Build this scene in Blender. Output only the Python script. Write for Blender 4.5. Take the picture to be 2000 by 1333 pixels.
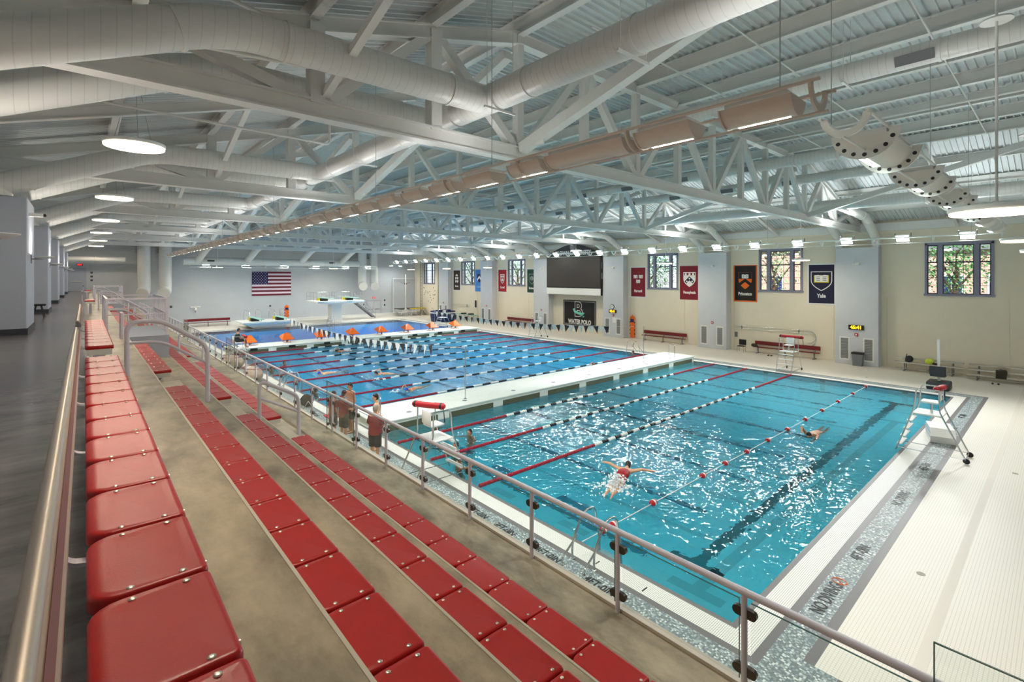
import bpy, bmesh, math, random
from mathutils import Vector, Matrix
R = math.radians
PI = math.pi
random.seed(7)
SC = bpy.context.scene
for o in list(bpy.data.objects): bpy.data.objects.remove(o)
C = SC.collection

# ---------------------------------------------------------------- camera, world, exposure
CAMZ = 5.73
cam = bpy.data.cameras.new('camera'); cam_o = bpy.data.objects.new('camera', cam); C.objects.link(cam_o)
cam.sensor_width = 36; cam.lens = 17.133; cam.shift_y = -0.0633; cam.clip_end = 400; cam.clip_start = 0.05
cam_o.location = (0, 0, CAMZ); cam_o.rotation_euler = (R(90), 0, R(-41.26))
SC.camera = cam_o
vs = SC.view_settings
vs.view_transform = 'Standard'; vs.look = 'None'; vs.gamma = 1.0; vs.use_curve_mapping = False
vs.exposure = 0.0
W = bpy.data.worlds.new('world'); SC.world = W; W.use_nodes = True
nt = W.node_tree; bg = nt.nodes['Background']
sky = nt.nodes.new('ShaderNodeTexSky'); sky.sky_type = 'HOSEK_WILKIE'; sky.turbidity = 4; sky.sun_direction = (0.3, -0.4, 0.6)
nt.links.new(sky.outputs[0], bg.inputs[0]); bg.inputs[1].default_value = 9.0
sl = bpy.data.lights.new('sun', 'SUN'); sl.energy = 11.0; sl.angle = R(3); sl.color = (1, .95, .88)
so = bpy.data.objects.new('sun', sl); C.objects.link(so); so.rotation_euler = Vector((.62,.22,-.75)).to_track_quat('-Z','Y').to_euler()
P_RACK = 55.0      # watts of one flood in the light racks
P_UP = 60.0       # watts of one up-lit trough; also scales the fill added above the floods
P_DISC = 95.0      # watts of one round pendant

# ---------------------------------------------------------------- helpers
def lin(c):
    f = lambda v: (v/255/12.92) if v/255 <= .04045 else ((v/255+.055)/1.055)**2.4
    return (f(c[0]), f(c[1]), f(c[2]), 1)

MATS = {}
def mat(name, c, rough=.5, metal=0, var=0, vs_=3., bump=0, bs=40., emit=None, es=0, spec=.5, trans=0, ior=1.45, alpha=1, coat=0, stretch=(1,1,1), det=6):
    m = bpy.data.materials.new(name); m.use_nodes = True; MATS[name] = m
    n = m.node_tree.nodes; l = m.node_tree.links; b = n['Principled BSDF']
    b.inputs['Base Color'].default_value = lin(c); b.inputs['Roughness'].default_value = rough
    b.inputs['Metallic'].default_value = metal; b.inputs['Specular IOR Level'].default_value = spec
    b.inputs['IOR'].default_value = ior; b.inputs['Transmission Weight'].default_value = trans; b.inputs['Alpha'].default_value = alpha
    b.inputs['Coat Weight'].default_value = coat
    if emit: b.inputs['Emission Color'].default_value = lin(emit); b.inputs['Emission Strength'].default_value = es
    if var or bump:
        tc = n.new('ShaderNodeTexCoord'); mp = n.new('ShaderNodeMapping'); l.new(tc.outputs['Object'], mp.inputs[0])
        mp.inputs['Scale'].default_value = stretch
    if var:
        t = n.new('ShaderNodeTexNoise'); t.inputs['Scale'].default_value = vs_; t.inputs['Detail'].default_value = det; t.inputs['Roughness'].default_value = .65
        l.new(mp.outputs[0], t.inputs[0])
        mr = n.new('ShaderNodeMapRange'); mr.inputs[1].default_value = .34; mr.inputs[2].default_value = .66
        mr.inputs[3].default_value = 1-var; mr.inputs[4].default_value = 1+var; l.new(t.outputs[0], mr.inputs[0])
        mx = n.new('ShaderNodeVectorMath'); mx.operation = 'SCALE'; mx.inputs[0].default_value = lin(c)[:3]
        l.new(mr.outputs[0], mx.inputs['Scale']); l.new(mx.outputs[0], b.inputs['Base Color'])
    if bump:
        t2 = n.new('ShaderNodeTexNoise'); t2.inputs['Scale'].default_value = bs; t2.inputs['Detail'].default_value = 4; l.new(mp.outputs[0], t2.inputs[0])
        bp = n.new('ShaderNodeBump'); bp.inputs['Strength'].default_value = bump; bp.inputs['Distance'].default_value = .01
        l.new(t2.outputs[0], bp.inputs['Height']); l.new(bp.outputs[0], b.inputs['Normal'])
    return m
def M(name): return MATS[name]

class MB:
    """collects shapes; build() links them as one mesh object"""
    def __init__(s): s.v = []; s.f = []
    def add(s, vs, fs):
        o = len(s.v); s.v += [tuple(v) for v in vs]; s.f += [tuple(i+o for i in f) for f in fs]; return s
    def box(s, x0, x1, y0, y1, z0, z1):
        v = [(x0,y0,z0),(x1,y0,z0),(x1,y1,z0),(x0,y1,z0),(x0,y0,z1),(x1,y0,z1),(x1,y1,z1),(x0,y1,z1)]
        return s.add(v, [(0,3,2,1),(4,5,6,7),(0,1,5,4),(1,2,6,5),(2,3,7,6),(3,0,4,7)])
    def cbox(s, cx, cy, cz, dx, dy, dz): return s.box(cx-dx/2, cx+dx/2, cy-dy/2, cy+dy/2, cz-dz/2, cz+dz/2)
    def rbox(s, x0, x1, y0, y1, z0, z1, b=.01, seg=2):
        bm = bmesh.new(); g = bmesh.ops.create_cube(bm, size=1)
        for v in g['verts']: v.co = Vector(((x0+x1)/2+v.co.x*(x1-x0), (y0+y1)/2+v.co.y*(y1-y0), (z0+z1)/2+v.co.z*(z1-z0)))
        b = min(b, abs(x1-x0)*.49, abs(y1-y0)*.49, abs(z1-z0)*.49)
        bmesh.ops.bevel(bm, geom=bm.edges[:], offset=b, segments=seg, affect='EDGES', profile=.5)
        return s.bm(bm)
    def bm(s, bm):
        bm.verts.ensure_lookup_table(); bm.verts.index_update()
        s.add([v.co[:] for v in bm.verts], [[v.index for v in f.verts] for f in bm.faces]); bm.free(); return s
    def bar(s, p, q, w, h, up=(0,0,1)):
        """square bar from p to q, w sideways, h along up"""
        p = Vector(p); q = Vector(q); d = (q-p).normalized(); u = Vector(up)
        sd = d.cross(u)
        if sd.length < 1e-4: sd = d.cross(Vector((0,1,0)))
        sd.normalize(); u = sd.cross(d).normalized()
        v = [a + sd*sx*w/2 + u*sz*h/2 for a in (p, q) for sx, sz in ((-1,-1),(1,-1),(1,1),(-1,1))]
        return s.add(v, [(0,1,2,3),(7,6,5,4),(0,4,5,1),(1,5,6,2),(2,6,7,3),(3,7,4,0)])
    def ibeam(s, p, q, w, h, up=(0,0,1), tf=.025, tw=.02):
        p = Vector(p); q = Vector(q); d = (q-p).normalized(); sd = d.cross(Vector(up)).normalized(); u = sd.cross(d).normalized()
        a = w/2; b = h/2; pr = [(-a,-b),(a,-b),(a,-b+tf),(tw/2,-b+tf),(tw/2,b-tf),(a,b-tf),(a,b),(-a,b),(-a,b-tf),(-tw/2,b-tf),(-tw/2,-b+tf),(-a,-b+tf)]
        v = [e + sd*x + u*y for e in (p, q) for x, y in pr]; n = 12
        return s.add(v, [tuple(range(n))[::-1], tuple(range(n, 2*n))] + [(i, (i+1) % n, n+(i+1) % n, n+i) for i in range(n)])
    def tube(s, pts, r, n=10, caps=True, closed=False):
        pts = [Vector(p) for p in pts]; k = len(pts); rr = r if isinstance(r, (list, tuple)) else [r]*k
        ref = None; rings = []
        for i, p in enumerate(pts):
            if closed: t = (pts[(i+1) % k]-pts[i-1])
            elif i == 0: t = pts[1]-p
            elif i == k-1: t = p-pts[i-1]
            else: t = (pts[i+1]-p).normalized()+(p-pts[i-1]).normalized()
            t.normalize()
            if ref is None:
                ref = Vector((0,0,1)) if abs(t.z) < .9 else Vector((1,0,0))
            ref = (ref - t*ref.dot(t))
            if ref.length < 1e-5: ref = t.orthogonal()
            ref.normalize(); b = t.cross(ref)
            sc = 1.0
            if 0 < i < k-1:
                cs = (pts[i+1]-p).normalized().dot((p-pts[i-1]).normalized()); sc = 1
            rings.append([p + (ref*math.cos(2*PI*j/n)+b*math.sin(2*PI*j/n))*rr[i]*sc for j in range(n)])
        v = [x for g in rings for x in g]; f = []
        for i in range(k if closed else k-1):
            a = i*n; b_ = ((i+1) % k)*n
            f += [(a+j, a+(j+1) % n, b_+(j+1) % n, b_+j) for j in range(n)]
        if caps and not closed: f += [tuple(range(n))[::-1], tuple(range((k-1)*n, k*n))]
        return s.add(v, f)
    def cyl(s, p, q, r, n=16, r2=None): return s.tube([p, q], [r, r if r2 is None else r2], n)
    def lathe(s, prof, c=(0,0,0), n=20, axis='z'):
        v = []; f = []
        for r, z in prof:
            for j in range(n):
                a = 2*PI*j/n; x, y, w = r*math.cos(a), r*math.sin(a), z
                p = (x, y, w) if axis == 'z' else ((w, x, y) if axis == 'x' else (y, w, x))
                v.append((c[0]+p[0], c[1]+p[1], c[2]+p[2]))
        for i in range(len(prof)-1): f += [(i*n+j, i*n+(j+1) % n, (i+1)*n+(j+1) % n, (i+1)*n+j) for j in range(n)]
        f += [tuple(range(n))[::-1], tuple(range((len(prof)-1)*n, len(prof)*n))]
        return s.add(v, f)
    def prism(s, poly, a, b, axis='y'):
        """2D polygon extruded along axis from a to b (axis y: poly=(x,z); x: (y,z); z: (x,y))"""
        g = {'y': lambda p, t: (p[0], t, p[1]), 'x': lambda p, t: (t, p[0], p[1]), 'z': lambda p, t: (p[0], p[1], t)}[axis]
        n = len(poly); v = [g(p, t) for t in (a, b) for p in poly]
        return s.add(v, [tuple(range(n))[::-1], tuple(range(n, 2*n))] + [(i, (i+1) % n, n+(i+1) % n, n+i) for i in range(n)])
    def ell(s, c, rx, ry, rz, n=14, m=9, rot=None):
        v = []; f = []; c = Vector(c)
        for i in range(m+1):
            t = PI*i/m
            for j in range(n):
                a = 2*PI*j/n; p = Vector((rx*math.sin(t)*math.cos(a), ry*math.sin(t)*math.sin(a), rz*math.cos(t)))
                if rot is not None: p = rot @ p
                v.append(c+p)
        for i in range(m): f += [(i*n+j, (i+1)*n+j, (i+1)*n+(j+1) % n, i*n+(j+1) % n) for j in range(n)]
        return s.add(v, f)
    def mesh(s, name, smooth=False):
        me = bpy.data.meshes.new(name); me.from_pydata(s.v, [], s.f)
        bm = bmesh.new(); bm.from_mesh(me); bmesh.ops.remove_doubles(bm, verts=bm.verts, dist=1e-6); bmesh.ops.recalc_face_normals(bm, faces=bm.faces); bm.to_mesh(me); bm.free()
        if smooth:
            for p in me.polygons: p.use_smooth = True
            if smooth != 'all':
                try: me.set_sharp_from_angle(angle=R(smooth if smooth is not True else 40))
                except Exception: pass
        return me
    def build(s, name, m, parent=None, smooth=False, loc=None, rot=None):
        return obj(name, s.mesh(name, smooth), m, parent, loc, rot)

def obj(name, me, m, parent=None, loc=None, rot=None):
    o = bpy.data.objects.new(name, me); C.objects.link(o)
    if m is not None:
        if me.materials: me.materials[0] = M(m) if isinstance(m, str) else m
        else: me.materials.append(M(m) if isinstance(m, str) else m)
    if parent: o.parent = parent
    if loc: o.location = loc
    if rot: o.rotation_euler = rot
    return o
def tag(o, label, cat, group=None):
    o['label'] = label; o['category'] = cat
    if group: o['group'] = group
    return o
def thing(name, label, cat, loc=(0,0,0), rz=0, group=None):
    o = bpy.data.objects.new(name, None); C.objects.link(o); o.empty_display_size = .2
    o.location = loc; o.rotation_euler = (0, 0, rz)
    return tag(o, label, cat, group)
def struct(name, mb, m, parent=None, smooth=False):
    o = mb.build(name, m, parent, smooth)
    if not parent: o['kind'] = 'structure'
    return o
def dup(root, loc, rz=None, label=None, group=None):
    r = root.copy(); C.objects.link(r); r.location = loc
    if rz is not None: r.rotation_euler = (0, 0, rz)
    if label: r['label'] = label
    if group: r['group'] = group
    def rec(a, b):
        for ch in a.children:
            c = ch.copy(); C.objects.link(c); c.parent = b; rec(ch, c)
    rec(root, r)
    return r
KIDS = {}
def area(parent, loc, size, power, color=(1,1,1), rot=(0,0,0), name='lamp_light', shape='RECTANGLE', spread=180):
    l = bpy.data.lights.new(name, 'AREA'); l.shape = shape; l.size = size[0]; l.size_y = size[1] if len(size) > 1 else size[0]
    l.energy = power; l.color = color; l.spread = R(spread)
    o = bpy.data.objects.new(name, l); C.objects.link(o); o.location = loc; o.rotation_euler = rot
    if parent: o.parent = parent
    return o
TMP = bpy.data.scenes.new('tmp')
def evaluated(o):
    TMP.collection.objects.link(o); vl = TMP.view_layers[0]; vl.update()
    me = bpy.data.meshes.new_from_object(o.evaluated_get(vl.depsgraph)); TMP.collection.objects.unlink(o); return me
def textmesh(body, size, depth=.004, align='CENTER', bold=0, sx=1, shear=0):
    cu = bpy.data.curves.new('text', 'FONT'); cu.body = body; cu.size = size; cu.extrude = depth; cu.align_x = align; cu.align_y = 'CENTER'
    cu.offset = bold; cu.shear = shear; cu.resolution_u = 3
    o = bpy.data.objects.new('text', cu); me = evaluated(o)
    bpy.data.objects.remove(o); bpy.data.curves.remove(cu)
    if sx != 1:
        for v in me.vertices: v.co.x *= sx
    return me
ORD = ['first','second','third','fourth','fifth','sixth','seventh','eighth','ninth','tenth','eleventh','twelfth','thirteenth','fourteenth','fifteenth','sixteenth','seventeenth','eighteenth','nineteenth','twentieth','twenty-first','twenty-second','twenty-third','twenty-fourth']
UNIT = ORD[:9]
ORD = ORD[:20] + [t+'-'+u for t in ('twenty',) for u in UNIT] + ['thirtieth'] + ['thirty-'+u for u in UNIT] + ['fortieth'] + ['forty-'+u for u in UNIT]
# ---------------------------------------------------------------- materials
mat('steel_white', (226,226,222), .42, var=.03, vs_=1.2)
mat('deck_metal', (214,220,220), .38, var=.05, vs_=2)
mat('wall_cream', (233,224,203), .75, var=.025, vs_=.7, bump=.12, bs=14)
mat('wall_grey', (196,201,206), .75, var=.03, vs_=.6, bump=.12, bs=12)
mat('pilaster_grey', (206,209,214), .7, var=.02, vs_=.8)
mat('column_grey', (176,182,196), .6, var=.02, vs_=.8)
mat('baseboard', (60,62,70), .6)
mat('concrete', (166,153,130), .42, var=.46, vs_=2.4, bump=.3, bs=9, stretch=(1,.5,1), det=11)
mat('concrete_step', (196,186,166), .5, var=.1, vs_=2)
mat('concrete_polish', (112,108,108), .22, var=.42, vs_=1.6, bump=.10, bs=5, stretch=(.5,1.6,1), det=10)  # mottling, its crosswise tone streaks also painted in for floor reflections
mat('strip_tile', (222,214,202), .5)
mat('drain', (140,134,116), .5, .3)
mat('nosing', (206,196,180), .5)
mat('seat_red', (186,28,24), .34, var=.06, vs_=9, bump=.06, bs=160)
mat('bolt_metal', (225,220,205), .3, 1)
mat('bench_frame', (222,218,210), .4)
mat('alu', (205,200,192), .32, .85)
mat('rail_metal', (205,192,178), .36, .7)
mat('rail_tan', (176,150,130), .45)
mat('rail_red', (128,70,62), .5)
mat('rail_white', (222,216,226), .35)
mat('chrome', (210,212,212), .16, 1)
mat('clamp_dark', (92,84,78), .3, .8)
mat('black', (22,22,24), .5)
mat('dark_grey', (52,52,56), .55)
mat('mid_grey', (118,120,124), .5)
mat('white', (236,236,232), .45)
mat('white_plastic', (240,240,236), .35)
mat('maroon', (120,26,30), .5, var=.06, vs_=4)
mat('red', (176,30,40), .5)
mat('rope_red', (150,28,48), .45)
mat('lane_blue', (52,96,124), .5)
mat('orange', (238,108,24), .5, var=.05)
mat('navy', (34,42,92), .55)
mat('navy_dark', (20,22,48), .6)
mat('yellow', (232,206,40), .5)
mat('teal', (150,206,190), .45)
mat('bulkhead', (226,232,222), .4, var=.03)
mat('slot_olive', (96,98,74), .6)
mat('screen', (64,58,54), .35)
mat('banner_brown', (58,40,34), .7); mat('banner_blue', (64,128,206), .7); mat('banner_red', (158,28,40), .7)
mat('banner_green', (22,66,48), .7); mat('banner_crimson', (126,20,36), .7); mat('banner_black', (26,22,22), .7)
mat('banner_navy', (26,26,56), .7); mat('banner_orange', (228,102,34), .7); mat('print_white', (242,240,236), .6); mat('print_orange', (240,112,28), .6)
mat('print_yellow', (226,208,40), .6); mat('print_teal', (120,206,190), .6); mat('print_grey', (150,150,150), .6); mat('print_lblue', (150,180,220), .6)
mat('flag_red', (112,24,46), .7); mat('flag_white', (236,222,232), .7); mat('flag_blue', (38,36,84), .7)
mat('window_frame', (138,138,158), .45); mat('sash_dark', (64,62,78), .45)
mat('led_amber', (255,196,30), .5, emit=(255,190,20), es=2.2)
mat('exit_red', (200,30,40), .5, emit=(230,20,40), es=1.0)
mat('exit_lit', (255,60,60), .5, emit=(255,40,50), es=4.0)
mat('lens_warm', (255,246,226), .5, emit=(255,236,205), es=7.0)
mat('lens_cool', (245,255,250), .5, emit=(238,255,246), es=26.0)
mat('trough', (236,232,224), .4)
mat('trough_pink', (206,190,178), .42)
mat('skin_a', (214,164,132), .5); mat('skin_b', (190,136,104), .5); mat('skin_c', (160,112,86), .5)
mat('hair_black', (24,20,20), .5); mat('hair_brown', (52,36,28), .5); mat('hair_grey', (150,138,126), .6)
mat('shirt_maroon', (126,40,42), .8); mat('shirt_dark', (48,52,52), .8); mat('shorts_dark', (44,44,44), .8); mat('trunks', (40,34,40), .7)
mat('towel_white', (232,232,230), .9); mat('cap_blue', (30,80,200), .4); mat('suit_red', (160,30,36), .6); mat('eye', (30,24,22), .3)
mat('hivis', (206,226,80), .8, var=.2, vs_=12); mat('cloth_dark', (58,54,46), .9)
mat('foam', (250,252,252), .6)
mat('wood_dark', (110,80,60), .6)
mat('bark', (92,72,58), .9, var=.25, vs_=6); mat('grass', (70,96,50), .9, var=.2)
mat('leaf', (96,146,84), .7, var=.35, vs_=1.5); mat('leaf_b', (150,180,126), .7, var=.35, vs_=1.5)
mat('rope_white', (225,225,220), .6)
mat('cable', (170,172,172), .5)

class NB:
    def __init__(s, m): s.n = m.node_tree.nodes; s.l = m.node_tree.links
    def m(s, op, a, b=None, c=None):
        k = s.n.new('ShaderNodeMath'); k.operation = op
        for i, x in enumerate((a, b, c)):
            if x is None: continue
            if hasattr(x, 'is_linked') or hasattr(x, 'links'): s.l.new(x, k.inputs[i])
            else: k.inputs[i].default_value = x
        return k.outputs[0]
    def mix(s, f, a, b):
        k = s.n.new('ShaderNodeMix'); k.data_type = 'RGBA'
        for i, x in ((0, f), (6, a), (7, b)):
            if isinstance(x, (tuple, list)): k.inputs[i].default_value = x
            elif isinstance(x, (int, float)): k.inputs[i].default_value = x
            else: s.l.new(x, k.inputs[i])
        return k.outputs[2]
    def pos(s):
        g = s.n.new('ShaderNodeNewGeometry'); x = s.n.new('ShaderNodeSeparateXYZ'); s.l.new(g.outputs['Position'], x.inputs[0]); return x.outputs, g.outputs['Position']
    def obj(s):
        g = s.n.new('ShaderNodeTexCoord'); x = s.n.new('ShaderNodeSeparateXYZ'); s.l.new(g.outputs['Object'], x.inputs[0]); return x.outputs, g.outputs['Object']
PX0, PX1, PY0, PY1 = 8.05, 30.9, 3.65, 58.0
def deck_material():
    m = mat('deck_tile', (226,222,212), .42); q = NB(m); b = q.n['Principled BSDF']
    (x, y, z), pos = q.pos()
    d = q.m('MAXIMUM', q.m('MAXIMUM', q.m('SUBTRACT', PX0, x), q.m('SUBTRACT', x, PX1)), q.m('MAXIMUM', q.m('SUBTRACT', PY0, y), q.m('SUBTRACT', y, PY1)))
    fx = q.m('PINGPONG', x, .025); fy = q.m('PINGPONG', y, .025)          # 5 cm tile joints
    joint = q.m('LESS_THAN', q.m('MINIMUM', fx, fy), .0035)
    n1 = q.n.new('ShaderNodeTexNoise'); n1.inputs['Scale'].default_value = .5; n1.inputs['Detail'].default_value = 5; q.l.new(pos, n1.inputs[0])
    tile = q.mix(q.m('MULTIPLY', n1.outputs[0], .5), lin((238,232,220)), lin((222,214,202)))
    tile = q.mix(q.m('MULTIPLY', joint, .4), tile, lin((150,144,134)))
    # mosaic
    cx = q.n.new('ShaderNodeVectorMath'); cx.operation = 'SNAP'; q.l.new(pos, cx.inputs[0]); cx.inputs[1].default_value = (.03,.03,.5)
    wn = q.n.new('ShaderNodeTexWhiteNoise'); q.l.new(cx.outputs[0], wn.inputs[0])
    rp = q.n.new('ShaderNodeValToRGB'); rp.color_ramp.interpolation = 'CONSTANT'; e = rp.color_ramp.elements
    e[0].position = 0; e[0].color = lin((112,122,124)); e[1].position = .42; e[1].color = lin((134,146,148))
    for p_, c_ in ((.66,(166,178,178)),(.86,(214,220,216)),(.96,(100,118,128))): k = e.new(p_); k.color = lin(c_)
    q.l.new(wn.outputs[0], rp.inputs[0])
    # gutter grating
    hole = q.m('LESS_THAN', q.m('ADD', q.m('POWER', q.m('PINGPONG', x, .016), 2), q.m('POWER', q.m('PINGPONG', y, .016), 2)), .00007)
    grate = q.mix(q.m('MULTIPLY', hole, .85), lin((240,238,230)), lin((70,70,70)))
    dark = lin((108,104,104))
    far = q.m('GREATER_THAN', y, 19.0)          # plain gutter and deck along the far basins
    c = tile
    mo = q.m('SUBTRACT', 1.05, q.m('MULTIPLY', q.m('GREATER_THAN', q.m('SUBTRACT', PX0, x), .0), -.45))
    lt = lambda v: q.m('LESS_THAN', d, v)
    c = q.mix(q.m('MULTIPLY', q.m('LESS_THAN', d, q.m('ADD', mo, .15)), q.m('LESS_THAN', x, 32.3)), c, dark)
    c = q.mix(q.m('LESS_THAN', d, mo), c, rp.outputs[0])
    c = q.mix(lt(.63), c, dark)
    c = q.mix(lt(.5), c, grate)
    c = q.mix(lt(.1), c, dark)
    q.l.new(c, b.inputs['Base Color'])
    return m
deck_material()
def tile_pool():
    m = mat('pool_tile', (140,228,232), .5); q = NB(m); b = q.n['Principled BSDF']
    (x, y, z), pos = q.pos()
    j = q.m('LESS_THAN', q.m('MINIMUM', q.m('PINGPONG', x, .15), q.m('PINGPONG', y, .15)), .006)
    n1 = q.n.new('ShaderNodeTexNoise'); n1.inputs['Scale'].default_value = 3; q.l.new(pos, n1.inputs[0])
    c = q.mix(n1.outputs[0], lin((186,240,255)), lin((216,250,255)))
    q.l.new(q.mix(q.m('MULTIPLY', j, .15), c, lin((90,160,180))), b.inputs['Base Color'])
tile_pool()
def water(name, rip, tint, fk, rf):
    m = bpy.data.materials.new(name); m.use_nodes = True; MATS[name] = m
    q = NB(m); q.n.remove(q.n['Principled BSDF']); out = q.n['Material Output']
    tc = q.n.new('ShaderNodeTexCoord'); mp = q.n.new('ShaderNodeMapping'); q.l.new(tc.outputs['Object'], mp.inputs[0]); mp.inputs['Scale'].default_value = (1, 1, 1)
    mp.inputs['Rotation'].default_value = (0, 0, .5)
    a = q.n.new('ShaderNodeTexNoise'); a.inputs['Scale'].default_value = 1.6; a.inputs['Detail'].default_value = 1.5; a.inputs['Distortion'].default_value = 1.2; q.l.new(mp.outputs[0], a.inputs[0])
    b_ = q.n.new('ShaderNodeTexNoise'); b_.inputs['Scale'].default_value = 4.2; b_.inputs['Detail'].default_value = 1.5; b_.inputs['Distortion'].default_value = .6; q.l.new(mp.outputs[0], b_.inputs[0])
    h = q.m('ADD', q.m('MULTIPLY', a.outputs[0], .14*rip), q.m('MULTIPLY', b_.outputs[0], .075*rip))
    bp = q.n.new('ShaderNodeBump'); bp.inputs['Strength'].default_value = 1; bp.inputs['Distance'].default_value = 1; q.l.new(h, bp.inputs['Height'])
    gl = q.n.new('ShaderNodeBsdfGlossy'); gl.inputs['Roughness'].default_value = .02; q.l.new(bp.outputs[0], gl.inputs['Normal'])
    tp = q.n.new('ShaderNodeBsdfTransparent'); tp.inputs[0].default_value = (1,1,1,1)
    rb = q.n.new('ShaderNodeBsdfRefraction'); rb.inputs['IOR'].default_value = 1.33; rb.inputs['Roughness'].default_value = .0; q.l.new(bp.outputs[0], rb.inputs['Normal'])
    tr = q.n.new('ShaderNodeMixShader'); tr.inputs[0].default_value = rf; q.l.new(tp.outputs[0], tr.inputs[1]); q.l.new(rb.outputs[0], tr.inputs[2])
    fr = q.n.new('ShaderNodeFresnel'); fr.inputs[0].default_value = 1.33; q.l.new(bp.outputs[0], fr.inputs['Normal'])
    ms = q.n.new('ShaderNodeMixShader'); q.l.new(q.m('MULTIPLY', fr.outputs[0], fk), ms.inputs[0]); q.l.new(tr.outputs[0], ms.inputs[1]); q.l.new(gl.outputs[0], ms.inputs[2])
    q.l.new(ms.outputs[0], out.inputs['Surface'])
    va = q.n.new('ShaderNodeVolumeAbsorption'); va.inputs['Density'].default_value = 1.0; va.inputs['Color'].default_value = (1-tint[0], 1-tint[1], 1-tint[2], 1)
    q.l.new(va.outputs[0], out.inputs['Volume'])
    return m
water('water_near', .27, (.55,.045,.0), .95, .74); water('water_mid', .27, (.60,.085,.0), .6, .66); water('water_calm', .04, (.22,.075,.008), .8, 0)
def glass(name, tint, refl=1.0):
    m = bpy.data.materials.new(name); m.use_nodes = True; MATS[name] = m
    q = NB(m); q.n.remove(q.n['Principled BSDF']); out = q.n['Material Output']
    gl = q.n.new('ShaderNodeBsdfGlossy'); gl.inputs['Roughness'].default_value = .01
    tr = q.n.new('ShaderNodeBsdfTransparent'); tr.inputs[0].default_value = tint
    fr = q.n.new('ShaderNodeFresnel'); gm = q.n.new('ShaderNodeNewGeometry'); q.l.new(q.m('ADD', 1.45, q.m('MULTIPLY', gm.outputs['Backfacing'], 1/1.45-1.45)), fr.inputs[0])
    ms = q.n.new('ShaderNodeMixShader'); q.l.new(q.m('MULTIPLY', fr.outputs[0], refl), ms.inputs[0]); q.l.new(tr.outputs[0], ms.inputs[1]); q.l.new(gl.outputs[0], ms.inputs[2])
    q.l.new(ms.outputs[0], out.inputs['Surface'])
glass('guard_glass', (.955,.975,.965,1), .7); glass('window_glass', (.95,.97,.98,1), 1.0)
mat('glass_edge', (70,110,100), .2)
def duct_material(axis):
    """painted spiral duct: seams every 12 cm along the local axis"""
    m = mat('duct_'+axis, (226,226,222), .33); q = NB(m); b = q.n['Principled BSDF']
    (x, y, z), o = q.obj(); c = {'x': x, 'y': y, 'z': z}[axis]
    seam = q.m('LESS_THAN', q.m('PINGPONG', c, .075), .006)
    bp = q.n.new('ShaderNodeBump'); bp.inputs['Strength'].default_value = .8; bp.inputs['Distance'].default_value = .012; q.l.new(seam, bp.inputs['Height']); q.l.new(bp.outputs[0], b.inputs['Normal'])
    q.l.new(q.mix(q.m('MULTIPLY', seam, .2), lin((226,226,222)), lin((150,148,146))), b.inputs['Base Color'])
for a_ in 'xyz': duct_material(a_)
def brick_material():
    m = mat('house_brick', (190,110,90), .85); q = NB(m); b = q.n['Principled BSDF']
    (x, y, z), o = q.pos(); cb = q.n.new('ShaderNodeCombineXYZ'); q.l.new(y, cb.inputs[0]); q.l.new(z, cb.inputs[1])
    t = q.n.new('ShaderNodeTexBrick'); q.l.new(cb.outputs[0], t.inputs[0]); t.inputs['Scale'].default_value = 4
    t.inputs['Color1'].default_value = lin((222,170,156)); t.inputs['Color2'].default_value = lin((206,148,134)); t.inputs['Mortar'].default_value = lin((214,196,184)); t.inputs['Mortar Size'].default_value = .015
    q.l.new(t.outputs[0], b.inputs['Base Color'])
brick_material()
# ---------------------------------------------------------------- the hall
WX, WXP, LX, NY, FY = 38.25, 37.5, -3.2, -4.0, 66.3
TY = [-.65 + 9.65*k for k in range(7)]            # truss / pilaster lines
BAY = [4.2 + 9.65*k for k in range(7)]            # window bays
def roof_z(x):
    if x < 8.1: return 12.1 - (8.1-x)*.285
    if x > 28.1: return 12.1 - (x-28.1)*.285
    return 12.1
# pool deck
f = MB()
for x0, x1, y0, y1 in ((3.85, PX0, NY, FY), (PX1, WX, NY, FY), (PX0, PX1, NY, PY0), (PX0, PX1, PY1, FY)): f.box(x0, x1, y0, y1, -.3, 0)
floor = struct('floor', f, 'deck_tile')
# pool basin
pb = MB(); prof = [(PY0,-1.15),(17.2,-1.35),(40,-1.5),(44,-2.2),(PY1,-2.2)]
for (ya, za), (yb, zb) in zip(prof, prof[1:]): pb.add([(PX0,ya,za),(PX1,ya,za),(PX1,yb,zb),(PX0,yb,zb)], [(0,1,2,3)])
poly = [(y, z) for y, z in prof] + [(PY1,-.3),(PY0,-.3)]
for xx in (PX0, PX1): pb.add([(xx, y, z) for y, z in poly], [tuple(range(len(poly)))])
pb.add([(PX0,PY0,-1.15),(PX1,PY0,-1.15),(PX1,PY0,-.3),(PX0,PY0,-.3)], [(0,1,2,3)]); pb.add([(PX0,PY1,-2.2),(PX1,PY1,-2.2),(PX1,PY1,-.3),(PX0,PY1,-.3)], [(0,1,2,3)])
basin = struct('pool_basin', pb, 'pool_tile')
def floor_z(y):
    for (ya, za), (yb, zb) in zip(prof, prof[1:]):
        if y <= yb: return za + (zb-za)*(y-ya)/(yb-ya)
    return -2.2
LANEX = [9.6 + 2.75*k for k in range(8)]
for x in LANEX:
    for ya, yb in ((6.3,16.2),(20.4,38.9)):
        q = MB(); n = 6
        for i in range(n):
            a = ya+(yb-ya)*i/n; b = ya+(yb-ya)*(i+1)/n
            q.add([(x-.11,a,floor_z(a)+.012),(x+.11,a,floor_z(a)+.012),(x+.11,b,floor_z(b)+.012),(x-.11,b,floor_z(b)+.012)], [(0,1,2,3)])
        q.build('lane_stripe', 'lane_blue', basin)
q = MB()
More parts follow.
